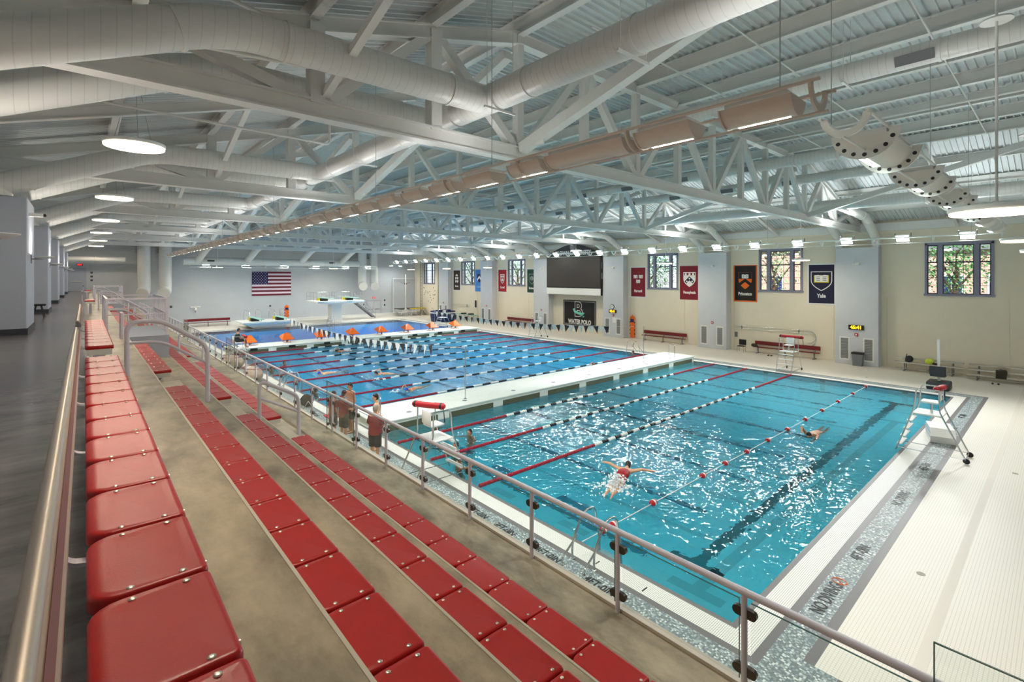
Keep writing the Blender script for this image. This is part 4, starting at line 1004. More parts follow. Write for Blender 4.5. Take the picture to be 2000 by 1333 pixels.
t = thing('office_chair', 'black chair with thin metal legs by the wall', 'chair', (37.5,16.3,0))
MB().rbox(-.28,.12,-.26,.26,.42,.47,.03).build('seat','black',t); MB().rbox(.12,.18,-.27,.27,.5,.92,.05).build('backrest','black',t)
for a, b_ in ((-.25,-.24),(-.25,.24),(.12,-.24),(.12,.24)): MB().cyl((a,b_,0),(a,b_,.42),.012,6).build('leg','mid_grey',t)
tag(MB().ell((37.0,14.2,.04),.16,.06,.04).ell((37.0,14.0,.04),.15,.06,.04).build('shoes','black'), 'dark shoes on the floor in front of the maroon bench', 'shoes')
b = lump('bag', 'dark red bag on the end of the maroon bench', 'bag', (37.35,15.3,.47), 'cloth_dark', (.2,.25,.14), 5)
def rescue_board(x, y, rz, label):
    t = thing('rescue_board', label, 'rescue board', (x, y, .05), rz, 'orange rescue boards')
    pl = [(.24*math.cos(R(a)), 1.82+.2*math.sin(R(a))) for a in range(0,181,20)] + [(-.22,.06),(-.15,0),(.15,0),(.22,.06)]
    MB().prism(pl, -.07, .0).build('board','orange',t); MB().box(-.18,.18,-.10,-.06,1.42,1.72).build('head_block','navy',t); MB().ell((0,-.03,2.05),.05,.04,.06).build('handle','orange',t,True)
    for s in (-.24,.24):
        for k in range(4): MB().box(s-.03,s+.03,-.075,-.005,.3+k*.35,.42+k*.35).build('hand_hole','black',t)
rescue_board(38.15, 26.55, -PI/2, 'orange rescue board leaning on the cream wall'); rescue_board(19.2, 65.1, 0, 'orange rescue board leaning on the far end wall')
# hooks on the wall
for i, (y0, y1, sy) in enumerate(((12.0,17.2,-1),(52.0,57.0,1))):
    t = thing('shepherds_hook', 'long steel rescue poles hung on the cream wall, %s' % ('above the near maroon bench','left of the red banner')[i], 'rescue pole', (38.15, 0, 1.7), 0, 'rescue poles')
    for yb in (y0+.6,y1-.6): MB().box(-.01,.075,yb-.03,yb+.03,-.05,.27).build('bracket','mid_grey',t)
    for dz in (0,.22):
        ye = y0 if sy < 0 else y1; ys = y1 if sy < 0 else y0
        MB().tube(curve_pts([(0,ys,dz),(0,ye,dz)],.1)+[(0,ye+sy*.5*math.sin(a), dz-.45+.45*math.cos(a)) for a in [R(x) for x in range(20,200,20)]], .02, 8).build('pole','chrome',t,True)
# ---------------------------------------------------------------- banners (local x right, y up, z out of the wall)
def poly(pts, z0, z1): return MB().prism(pts, z0, z1, 'z')
def shield(w, h, cx=0, cy=0):
    p = [(-w/2,h*.42),(w/2,h*.42)]
    for i in range(0, 11):
        t = i/10; p.append((w/2*(1-t**2.2), h*(-.02-.56*t)))
    for i in range(9, -1, -1):
        t = i/10; p.append((-w/2*(1-t**2.2), h*(-.02-.56*t)))
    return [(x+cx, y+cy) for x, y in p]
def book(t, cx, cy, w, h, page, cover=None, z=.012):
    if cover: poly([(cx-w*.58,cy-h*.6),(cx+w*.58,cy-h*.6),(cx+w*.58,cy+h*.5),(cx-w*.58,cy+h*.5)], z-.003, z).build('book_cover', cover, t)
    for s in (-1, 1):
        poly([(cx,cy-h*.5),(cx+s*w*.5,cy-h*.45),(cx+s*w*.5,cy+h*.5),(cx+s*w*.22,cy+h*.56),(cx,cy+h*.42)], z, z+.003).build('book_page', page, t)
    for s in (-1, 1):
        for k in range(3): poly([(cx+s*w*.1,cy+h*(.28-.25*k)),(cx+s*w*.4,cy+h*(.28-.25*k)),(cx+s*w*.4,cy+h*(.2-.25*k)),(cx+s*w*.1,cy+h*(.2-.25*k))], z+.003, z+.005).build('book_line', 'dark_grey', t)
def banner(y, label, cloth, border, word, wm='print_white', w=1.72, size=.34, sx=.8):
    t = thing('wall_banner', label, 'banner', (WX-.03, y, 5.19), 0, 'university banners'); t.rotation_euler = (R(90), 0, R(-90))
    h = 2.86
    if border: poly([(-w/2,-h/2),(w/2,-h/2),(w/2,h/2),(-w/2,h/2)], -.012, .0).build('border', border, t); b = .1
    else: b = 0
    poly([(-w/2+b,-h/2+b),(w/2-b,-h/2+b),(w/2-b,h/2-b),(-w/2+b,h/2-b)], -.008, .006).build('cloth', cloth, t)
    MB().cyl((-w/2,h/2-.02,-.01),(w/2,h/2-.02,-.01),.02,8).build('rod', 'white', t)
    if word: obj('lettering', textmesh(word, size, .002, bold=.012, sx=sx), wm, t, (0,-.82,.010))
    return t
t = banner(55.0, 'dark brown banner with a white crest, leftmost on the cream wall', 'banner_brown', 'white', 'Brown')
for sx_, sy_ in ((-.2,.32),(.2,.32),(-.2,-.1),(.2,-.1)): poly(shield(.32,.36,sx_,sy_-.05), .006, .012).build('crest_part', 'print_white', t)
poly([(-.3,.55),(.3,.55),(.22,.75),(0,.85),(-.22,.75)], .006, .012).build('crest_part', 'print_white', t)
t = banner(49.95, 'light blue banner with a white chevron, partly behind a pilaster', 'banner_blue', None, 'Columbia', 'print_lblue')
poly(shield(.95,1.1,0,.35), .006, .009).build('shield','flag_blue',t)
poly([(-.45,.15),(0,.62),(.45,.15),(.45,-.1),(0,.35),(-.45,-.1)], .009, .013).build('chevron','print_white',t)
t = banner(45.34, 'red banner with a white crest on the cream wall', 'banner_red', 'white', 'Cornell')
poly(shield(.8,1.15,0,.3), .006, .009).build('shield','print_white',t); poly(shield(.68,1.0,0,.3), .009, .011).build('shield_field','banner_red',t)
for sx_, sy_ in ((-.16,.5),(.16,.5)): poly([(sx_-.12,sy_-.12),(sx_+.12,sy_-.12),(sx_+.12,sy_+.12),(sx_-.12,sy_+.12)], .011, .013).build('crest_part','print_white',t)
book(t, 0, .1, .42, .32, 'print_white', None, .011)
t = banner(40.15, 'dark green banner with a pale crest beside the scoreboard pilaster', 'banner_green', 'white', 'Dartmouth', sx=.62)
poly(shield(.95,1.2,0,.3), .006, .009).build('shield','print_grey',t); poly(shield(.85,1.08,0,.3), .009, .011).build('shield_field','banner_green',t)
MB().lathe([(.26,.011),(.25,.014)], (0,.3,0), 20).build('crest_part','print_grey',t); poly([(-.06,-.1),(.06,-.1),(.04,.4),(-.04,.4)], .014, .017).build('crest_part','banner_green',t)
t = banner(26.0, 'crimson banner with three white open books', 'banner_crimson', 'white', 'Harvard', sx=.75)
for bx, by in ((-.28,.5),(.28,.5),(0,.06)): book(t, bx, by, .42, .3, 'print_white', None, .006)
t = banner(20.95, 'dark red banner with a white shield and dark chevron', 'banner_crimson', None, 'Pennsylvania', w=1.75, size=.32, sx=.68)
poly(shield(1.1,1.25,.0,.36), .006, .009).build('shield','print_white',t); poly([(-.5,.62),(.5,.62),(.5,.82),(-.5,.82)], .009, .012).build('chief','banner_crimson',t)
for x in (-.33,0,.33): MB().lathe([(.1,.012),(.09,.014)], (x,.71,0), 14).build('crest_part','print_white',t)
poly([(-.44,.1),(0,.54),(.44,.1),(.28,-.08),(0,.2),(-.28,-.08)], .009, .013).build('chevron','navy_dark',t)
for x, y in ((0,.34),(-.24,.1),(.24,.1)): MB().lathe([(.075,.013),(.07,.016)], (x,y,0), 14).build('crest_part','print_white',t)
t = banner(16.36, 'black banner with orange border and orange shield', 'banner_black', 'banner_orange', 'Princeton', w=1.78, sx=.78)
poly(shield(1.0,1.3,0,.3), .006, .009).build('shield','print_orange',t); poly(shield(.98,1.28,0,.3)[:2] + [(.49,.34),(-.49,.34)], .009, .011).build('chief','banner_black',t)
book(t, 0, .52, .5, .3, 'print_white', None, .011)
poly([(-.5,-.02),(0,.36),(.5,-.02),(.34,-.18),(0,.1),(-.34,-.18)], .009, .013).build('chevron','banner_black',t)
t = banner(11.2, 'navy banner with white border, outlined shield and open yellow book', 'banner_navy', 'white', 'Yale', w=1.74, size=.38)
poly(shield(1.3,1.35,0,.3), .006, .008).build('shield','print_white',t); poly(shield(1.2,1.24,0,.3), .008, .010).build('shield_field','banner_navy',t)
book(t, 0, .38, .78, .46, 'print_white', 'print_yellow', .014)
# ---------------------------------------------------------------- scoreboard
t = thing('scoreboard', 'large dark video scoreboard with white lower panel above the water polo sign', 'scoreboard', (37.3, 33.2, 3.86))
MB().box(.0, .22, -3.66, 3.66, .0, 3.95).build('cabinet','black',t); MB().box(-.03, 0, -3.55, 3.55, .75, 3.88).build('screen','screen',t); MB().box(-.05, .0, -3.62, 3.62, .0, .66).build('lower_panel','white',t)
for z in (1.6, 2.6): MB().box(.05,.2,-3.72,-3.66,z,z+.6).build('side_box','mid_grey',t)
pl = [(-3.0,3.95)] + [(-3.0+6.0*i/16, 4.35+.75*math.sin(PI*i/16)) for i in range(17)] + [(3.0,3.95)]
MB().prism(pl, .02, .1, 'x').build('arch_panel','dark_grey',t)
obj('lettering', textmesh('BROWN UNIVERSITY', .62, .01, bold=.02, sx=.82), 'print_white', t, (.0,0,4.22), (R(90),0,R(-90)))
MB().lathe([(.34,-.02),(.33,.0)], (0,0,4.85), 20, 'x').build('crest','print_grey',t)
t = thing('wall_sign', 'black water polo sign with a large letter B below the scoreboard', 'sign', (WX-.03, 33.1, 1.94)); t.rotation_euler = (R(90),0,R(-90))
w, h = 4.4, 2.62
poly([(-w/2,-h/2),(w/2,-h/2),(w/2,h/2),(-w/2,h/2)], -.01, 0).build('frame','banner_brown',t); poly([(-w/2+.1,-h/2+.1),(w/2-.1,-h/2+.1),(w/2-.1,h/2-.1),(-w/2+.1,h/2-.1)], 0, .006).build('border_line','print_grey',t); poly([(-w/2+.17,-h/2+.17),(w/2-.17,-h/2+.17),(w/2-.17,h/2-.17),(-w/2+.17,h/2-.17)], .006, .01).build('field','banner_black',t)
obj('letter_outline', textmesh('B', 2.05, .001, bold=.09, sx=.95), 'print_white', t, (-.1,.32,.014)); obj('letter_fill', textmesh('B', 2.05, .001, bold=.02, sx=.95), 'banner_brown', t, (-.1,.32,.018))
MB().tube([(-.72,.42,.02),(-.5,.1,.02),(0,-.05,.02),(.45,-.1,.02),(.68,.05,.02)], [.1,.13,.13,.14,.07], 8).build('bear_tail','print_teal',t); 
for i in range(3): MB().ell((.2+.2*i,-.1-.12*i,.03),.12,.06,.012).build('bear_mark','print_teal',t)
obj('lettering', textmesh('WATER POLO', .62, .002, bold=.022, sx=.78), 'print_white', t, (.05,-.92,.014))
# ---------------------------------------------------------------- clocks, alarms
def pace_clock(y, digits, label):
    t = thing('digital_clock', label, 'clock', (WXP, y, 2.42), 0, 'amber pace clocks'); MB().rbox(-.09,0,-.42,.42,-.15,.15,.02).build('case','black',t)
    obj('digits', textmesh(digits, .3, .002, bold=.010, sx=.95), 'led_amber', t, (-.095,0,0), (R(90),0,R(-90)))
pace_clock(9.0, '45:41', 'amber digital clock reading 45:41 on the nearest pilaster'); pace_clock(28.3, '45:41', 'amber digital clock below a round clock on the pilaster by the scoreboard')
t = thing('wall_clock', 'round white wall clock above the amber digital clock', 'clock', (WXP, 28.35, 2.85)); MB().lathe([(.22,-.05),(.22,0)], n=24, axis='x').build('rim','black',t); MB().lathe([(.18,-.06),(.18,-.05)], n=24, axis='x').build('face','white',t); MB().bar((-.065,0,0),(-.065,.08,.08),.012,.012).bar((-.065,0,0),(-.065,-.02,.13),.01,.01).build('hands','black',t)
tag(MB().box(WXP-.012,WXP,27.85,28.35,1.35,1.85).build('notice','print_white'), 'white paper notice on the pilaster below the digital clock', 'notice')
for i, c in enumerate(TY[1:], 1):
    t = thing('alarm_box', 'small red and white alarm box on the pilaster, %s from the near end' % ORD[i], 'alarm box', (WXP, c-(.05 if i > 1 else 0), 1.95 if i == 1 else 2.05), 0, 'alarm boxes'); MB().rbox(-.06,0,-.09,.09,-.09,.09,.01).build('body','red',t); MB().cbox(-.065,0,0,.01,.09,.08).build('strobe','white',t)
    if i > 1 or 1:
        t = thing('emergency_light', 'small twin-head emergency light high on the pilaster, %s from the near end' % ORD[i], 'light fixture', (WXP, c, 6.55), 0, 'emergency lights'); MB().rbox(-.12,0,-.2,.2,-.1,.06,.02).build('body','white',t)
        for s in (-.14,.14): MB().ell((-.12,s,-.02),.07,.07,.06).build('lamp_head','white_plastic',t,True)
tag(MB().rbox(WX-.06,WX,16.95,17.15,1.0,1.4,.01).build('outlet_box','mid_grey'), 'small grey electrical box on the wall beside the pilaster', 'electrical box')
# ---------------------------------------------------------------- far wall
t = thing('national_flag', 'large American flag hung flat on the far end wall', 'flag', (17.8, FY-.03, 4.8)); t.rotation_euler = (R(90),0,0)
w, h = 4.6, 3.0
for i in range(13): poly([(-w/2,h/2-h*(i+1)/13),(w/2,h/2-h*(i+1)/13),(w/2,h/2-h*i/13),(-w/2,h/2-h*i/13)], 0, .008).build('stripe','flag_white' if i % 2 else 'flag_red',t)
cn = poly([(-w/2,h/2-h*7/13),(-w/2+w*.4,h/2-h*7/13),(-w/2+w*.4,h/2),(-w/2,h/2)], .006, .014).build('canton','flag_blue',t)
star = [(.06*(1 if k % 2 == 0 else .42)*math.sin(PI*k/5), .06*(1 if k % 2 == 0 else .42)*math.cos(PI*k/5)) for k in range(10)]
sm = poly(star, .014, .018).mesh('star'); sm.materials.append(M('flag_white'))
for r_ in range(9):
    for c_ in range(6 if r_ % 2 == 0 else 5):
        o = bpy.data.objects.new('star', sm); C.objects.link(o); o.parent = cn; o.location = (-w/2+w*.4*((c_+.5)/6+(0 if r_ % 2 == 0 else 1/12)), h/2-h*7/13*(r_+.5)/9, 0)
d = struct('door_2', MB().box(30.3,32.7,FY-.05,FY,.0,2.25), 'column_grey')
for x in (31.0, 32.0): MB().box(x-.46,x+.46,FY-.08,FY-.05,.05,2.12).build('door_leaf','wall_grey',d); MB().box(x-.35,x+.35,FY-.14,FY-.09,.95,1.02).build('push_bar','mid_grey',d)
exit_sign(31.5, FY-.02, 2.62, False, 'red exit sign above the double door on the far wall')
for i, (x, z) in enumerate(((7.3,2.3),(17.6,2.0),(33.2,2.2),(33.2,1.5),(30.0,1.7))):
    t = thing('wall_box', 'small dark device on the far end wall, %s from the left' % ORD[i], 'alarm box', (x, FY, z), 0, 'devices on the far wall'); MB().rbox(-.1,.1,-.06,0,-.12,.12,.02).build('body','dark_grey',t); MB().cbox(0,-.065,.02,.08,.01,.08).build('cover','mid_grey',t)
t = thing('wall_bracket', 'white bracket unit on the far wall above the maroon bench', 'bracket', (9.6, FY, 2.1)); MB().rbox(-.5,.5,-.12,0,.0,.14,.03).rbox(-.12,.12,-.3,0,-.3,0,.04).build('body','white',t); MB().cyl((0,-.15,-.3),(0,-.15,-.55),.03,8).build('pipe','mid_grey',t)
# springboard stand
t = thing('springboard_stand', 'low white springboard stand with two pale green boards at the far pool end', 'diving boards', (15.4, 58.9, 0))
MB().add([(-1.5,-.3,0),(1.5,-.3,0),(1.5,2.4,0),(-1.5,2.4,0),(-2.6,-.9,.62),(2.6,-.9,.62),(2.6,3.0,.62),(-2.6,3.0,.62)],[(0,3,2,1),(4,5,6,7),(0,1,5,4),(1,2,6,5),(2,3,7,6),(3,0,4,7)]).build('plinth','white',t); MB().rbox(-2.7,2.7,-1.0,3.1,.58,.74,.03).build('platform','white',t)
for x in (-1.2, 1.4):
    MB().rbox(x-.26,x+.26,-2.3,2.4,1.08,1.13,.01).build('board','teal',t); MB().rbox(x-.4,x+.4,.3,.9,.74,1.08,.03).build('fulcrum','black',t); MB().rbox(x-.3,x+.3,1.9,2.4,.74,1.08,.03).build('anchor','yellow',t)
    for s in (-.6,.6):
        MB().tube(curve_pts([(x+s,2.7,.74),(x+s,2.7,1.9),(x+s,.4,1.9),(x+s,.2,.74)],.2),.022,8).build('guard_rail','chrome',t,True); MB().tube([(x+s,2.7,1.35),(x+s,.3,1.35)],.018,8).build('mid_rail','chrome',t,True)
# diving tower
t = thing('diving_tower', 'white three metre diving tower with stairs at the far pool end', 'diving tower', (23.6, 59.6, 0))
MB().rbox(-.55,.75,.6,1.9,0,2.5,.05).build('column','white',t); MB().add([(-.6,.4,2.2),(.9,.4,2.2),(.9,2.1,2.2),(-.6,2.1,2.2),(-2.7,-.9,2.5),(2.9,-.9,2.5),(2.9,3.2,2.5),(-2.7,3.2,2.5)],[(0,3,2,1),(4,5,6,7),(0,1,5,4),(1,2,6,5),(2,3,7,6),(3,0,4,7)]).build('corbel','white',t)
MB().rbox(-2.8,3.0,-1.0,3.3,2.48,2.7,.03).build('platform','white',t)
for x in (-1.5,1.7):
    MB().rbox(x-.26,x+.26,-2.4,2.4,3.02,3.08,.01).build('board','teal',t); MB().rbox(x-.4,x+.4,.3,.9,2.7,3.02,.03).build('fulcrum','black',t); MB().rbox(x-.3,x+.3,1.9,2.4,2.7,3.02,.03).build('anchor','yellow',t)
for (a, b) in (((-2.7,3.2),(2.9,3.2)),((-2.7,3.2),(-2.7,-.4)),((2.9,2.0),(2.9,-.4)),((-.3,3.2),(-.3,-.2)),((.4,3.2),(.4,-.2))):
    for z in (3.2,3.7): MB().tube([(a[0],a[1],z),(b[0],b[1],z)],.02,8).build('rail','chrome',t,True)
    for k in range(4): p_ = Vector(a).lerp(Vector(b), k/3); MB().cyl((p_.x,p_.y,2.7),(p_.x,p_.y,3.7),.02,8).build('baluster','chrome',t,True)
st_ = MB().bar((2.9,2.2,2.6),(6.0,2.2,.15),.06,.2).bar((2.9,3.1,2.6),(6.0,3.1,.15),.06,.2).build('stringer','mid_grey',t)
for k in range(11): MB().cbox(3.05+.28*k,2.65,2.42-.221*k,.26,.9,.04).build('tread','dark_grey',t)
for y in (2.2,3.1):
    for dz in (.5,.95): MB().tube([(2.9,y,2.65+dz),(6.05,y,.18+dz)],.02,8).build('stair_rail','chrome',t,True)
    for k in range(4): MB().cyl((2.95+k*1.02,y,2.6-.8*k),(2.95+k*1.02,y,3.55-.8*k),.018,8).build('baluster','chrome',t,True)
# trampolines with frames, spotting rig
t = thing('trampoline', 'dark trampoline with a yellow pad in the far right corner', 'trampoline', (35.9, 63.6, 0))
MB().rbox(-2.0,2.0,-1.1,1.1,.95,1.05,.03).build('bed','dark_grey',t); MB().rbox(-.6,1.9,-1.25,-.85,1.0,1.12,.03).build('pad','yellow',t)
for x in (-1.7,-.1,1.6):
    for s in (-1,1): MB().bar((x,-1.0,.95),(x+s*.5,-1.3,0),.05,.05).build('leg','white',t); MB().bar((x,1.0,.95),(x+s*.5,1.2,0),.05,.05).build('leg','white',t)
t = thing('spotting_rig', 'tall white spotting frame against the far wall', 'frame', (36.3, 65.9, 0)); MB().tube(curve_pts([(-1.9,0,0),(-1.9,0,5.35),(1.9,0,5.35),(1.9,0,0)],.1),.05,10).build('frame','white',t,True); MB().lathe([(.18,-.06),(.18,0)],(.1,-.05,4.6),18,'y').build('pulley','black',t); MB().bar((-.7,-.03,4.8),(.0,-.03,4.6),.02,.04).bar((.9,-.03,4.8),(.2,-.03,4.6),.02,.04).build('rope','black',t)
t = thing('post_frame', 'white floor stand of splayed bars on the far deck', 'frame', (34.4, 62.2, 0)); MB().cyl((0,0,1.0),(0,0,6.0),.05,10).build('mast','white',t,True)
for k in range(6): MB().bar((0,0,1.25),(-1.0+.4*k,-.3,0),.04,.04).build('leg','white',t)
# blue tub
t = thing('equipment_tub', 'large dark blue fabric tub full of gear on the far deck', 'tub', (34.4, 52.6, 0)); MB().lathe([(1.35,0),(1.5,.05),(1.6,.75),(1.62,1.25),(1.58,1.3),(1.5,1.2)], n=30).build('tub','navy',t,True); MB().lathe([(1.64,1.05),(1.64,1.2)], n=30).build('band','white',t,True)
for k in range(5): MB().rbox(-.9+k*.4,-.6+k*.4,-.3,.3,1.1,1.45,.04).build('gear','navy',t)
# climbing wall and ladders on the right wall
cw = tag(MB().box(WX-.12,WX,59.6,63.9,.2,4.5).build('climbing_wall','wall_cream'), 'pale climbing wall panel in the far right corner', 'climbing wall')
for k in range(24):
    rr = random.Random(k); MB().ell((WX-.14, 59.9+rr.random()*3.7, .5+rr.random()*3.7), .05,.08,.07,8,6).build('hold','print_grey',cw)
for i, y in enumerate((59.3, 64.2)):
    t = thing('wall_ladder', 'narrow dark wall ladder at the far right corner, %s' % ('right of the climbing wall','left of the climbing wall')[i], 'ladder', (WX-.1, y, .3), 0, 'wall ladders')
    for s in (-.22,.22): MB().bar((0,s,0),(0,s,7.6),.05,.04).build('stile','slot_olive',t)
    for k in range(16): MB().bar((0,-.22,.3+.46*k),(0,.22,.3+.46*k),.03,.03).build('rung','slot_olive',t)
t = thing('equipment_rack', 'low table of green gear by the cream wall beyond the pennants', 'table', (37.3, 51.5, 0)); MB().rbox(-.4,.4,-2.2,2.2,.75,.8,.01).build('top','teal',t)
for x in (-.35,.35):
    for y in (-2,0,2): MB().bar((x,y,0),(x,y,.75),.04,.04).build('leg','mid_grey',t)
for y in (-1.0,.6): MB().rbox(-.3,.3,y-.25,y+.25,.8,.95,.02).build('gear_box','black',t)
t = thing('speaker_column', 'slim black column speaker on the cream wall', 'speaker', (WX-.1, 50.6, 1.7)); MB().rbox(-.1,0,-.1,.1,0,.9,.02).build('body','black',t); MB().cbox(-.105,0,.45,.01,.14,.8).build('grille','dark_grey',t)
# items on the left pool deck
tag(MB().rbox(7.35,7.75,19.5,20.1,0,.05,.02).build('kickboard','red'), 'red kickboard lying on the left pool deck', 'kickboard')
b = lump('net_bag', 'tan mesh bag of gear beside the left pool edge', 'bag', (6.9,29.3,0), 'rail_tan', (.55,.75,.42), 9); MB().tube([(.5*math.cos(a),.7*math.sin(a),.75) for a in [2*PI*i/20 for i in range(20)]],.02,6,closed=True).build('rim','rope_red',b)
b = lump('net_bag', 'second tan mesh bag of gear farther along the left deck', 'bag', (6.9,34.3,0), 'rail_tan', (.6,.9,.42), 10); MB().tube([(.55*math.cos(a),.85*math.sin(a),.75) for a in [2*PI*i/20 for i in range(20)]],.02,6,closed=True).build('rim','rope_red',b)
b = lump('clothes_pile', 'small pile of yellow and blue clothes on the left deck', 'clothing', (7.3,22.6,0), 'hivis', (.25,.3,.1), 11); MB().ell((.1,.4,.08),.2,.2,.08).build('blue_cloth','cap_blue',b)
t = thing('backstroke_wheel', 'black reel with hose on the left pool deck', 'reel', (7.3,21.9,0)); MB().lathe([(.22,-.12),(.26,-.1),(.1,-.08),(.1,.08),(.26,.1),(.22,.12)],(0,0,.3),18,'y').build('drum','black',t); MB().bar((0,-.15,.3),(-.2,-.15,0),.03,.03).bar((0,.15,.3),(-.2,.15,0),.03,.03).bar((0,-.15,.3),(.2,-.15,0),.03,.03).bar((0,.15,.3),(.2,.15,0),.03,.03).build('stand','chrome',t)
# ---------------------------------------------------------------- people
def remesh(mb, name, voxel, m, parent, smooth=6, loc=None):
    me = mb.mesh(name+'_src'); o = bpy.data.objects.new(name+'_src', me)
    r_ = o.modifiers.new('r', 'REMESH'); r_.mode = 'VOXEL'; r_.voxel_size = voxel; r_.use_smooth_shade = True
    s = o.modifiers.new('s', 'SMOOTH'); s.factor = .5; s.iterations = smooth
    nm = evaluated(o); nm.name = name
    bpy.data.objects.remove(o); bpy.data.meshes.remove(me)
    for p in nm.polygons: p.use_smooth = True
    return obj(name, nm, m, parent)
def limb(q, pts, rs, n=12):
    """tapered limb with round joints"""
    q.tube(pts, rs, n)
    for p, r in zip(pts, rs): q.ell(p, r, r, r, 10, 7)
def hand(q, p, d, side, curl=.5, s=1.0, fist=False):
    """palm plus five fingers; d = direction of the fingers, side = direction of the thumb"""
    p = Vector(p); d = Vector(d).normalized(); sd = Vector(side); sd = (sd-d*sd.dot(d)).normalized(); nrm = d.cross(sd)
    c = p+d*.05*s
    for k in (-1.2,-.4,.4,1.2): q.tube([p, c+sd*.011*k*s*1.4], [.022*s,.02*s], 8)
    for k, L in ((1.5,.062),(.5,.072),(-.5,.067),(-1.5,.05)):
        a = c+sd*.0125*k*s*1.5; b = a+(d*math.cos(curl)+nrm*math.sin(curl))*L*.55*s; e = b+(d*math.cos(curl*2)+nrm*math.sin(curl*2))*L*.5*s
        q.tube([a, b, e], [.0105*s,.0095*s,.008*s], 7); q.ell(e, .008*s,.008*s,.008*s,6,5)
    a = p+d*.015*s+sd*.024*s; b = a+(d*.7+sd*.7)*.03*s; e = b+(d*.9+sd*.3+nrm*.2)*.028*s
    q.tube([a, b, e], [.013*s,.0115*s,.009*s], 7); q.ell(e, .009*s,.009*s,.009*s,6,5)
def head(q, c, f, up=(0,0,1), s=1.0):
    """skull, jaw, nose, ears; f = facing direction; c = centre of the head"""
    c = Vector(c); f = Vector(f).normalized(); u = Vector(up); sd = f.cross(u).normalized(); u = sd.cross(f).normalized()
    rot = Matrix((sd, f, u)).transposed()
    q.ell(c+u*.025*s, .074*s, .094*s, .098*s, 16, 11, rot); q.ell(c+f*.018*s-u*.05*s, .058*s, .068*s, .068*s, 14, 9, rot)
    q.ell(c+f*.098*s-u*.012*s, .014*s, .02*s, .024*s, 8, 7, rot); q.ell(c+f*.078*s-u*.055*s, .024*s, .012*s, .010*s, 8, 6, rot)
    for k in (-1, 1): q.ell(c+sd*k*.076*s-f*.005*s-u*.005*s, .012*s, .02*s, .032*s, 8, 7, rot)
    return rot, sd, f, u
def face_parts(t, c, rot, sd, f, u, hair, s=1.0, long=0, cap=None):
    c = Vector(c); e = MB()
    for k in (-1, 1): e.ell(c+sd*k*.032*s+f*.088*s+u*.012*s, .011*s, .008*s, .007*s, 8, 6, rot)
    e.build('eyes', 'eye', t, 'all')
    h = MB(); h.ell(c+u*.045*s-f*.014*s, .084*s, .098*s, .092*s, 16, 10, rot); h.ell(c-f*.035*s-u*.005*s, .079*s, .074*s, .085*s, 14, 9, rot)
    if long: h.tube([c-f*.07*s, c-f*.085*s-u*long*.5, c-f*.06*s-u*long], [.07*s,.075*s,.03*s], 12)
    hm = remesh(h, 'hair' if not cap else 'swim_cap', .012, cap or hair, t, 3)
    # keep the face free: cut everything in front of the hairline
    bm = bmesh.new(); bm.from_mesh(hm.data)
    dl = [v for v in bm.verts if (v.co-c).dot(f) > .035*s and (v.co-c).dot(u) < .062*s]
    bmesh.ops.delete(bm, geom=dl, context='VERTS'); bm.to_mesh(hm.data); bm.free()
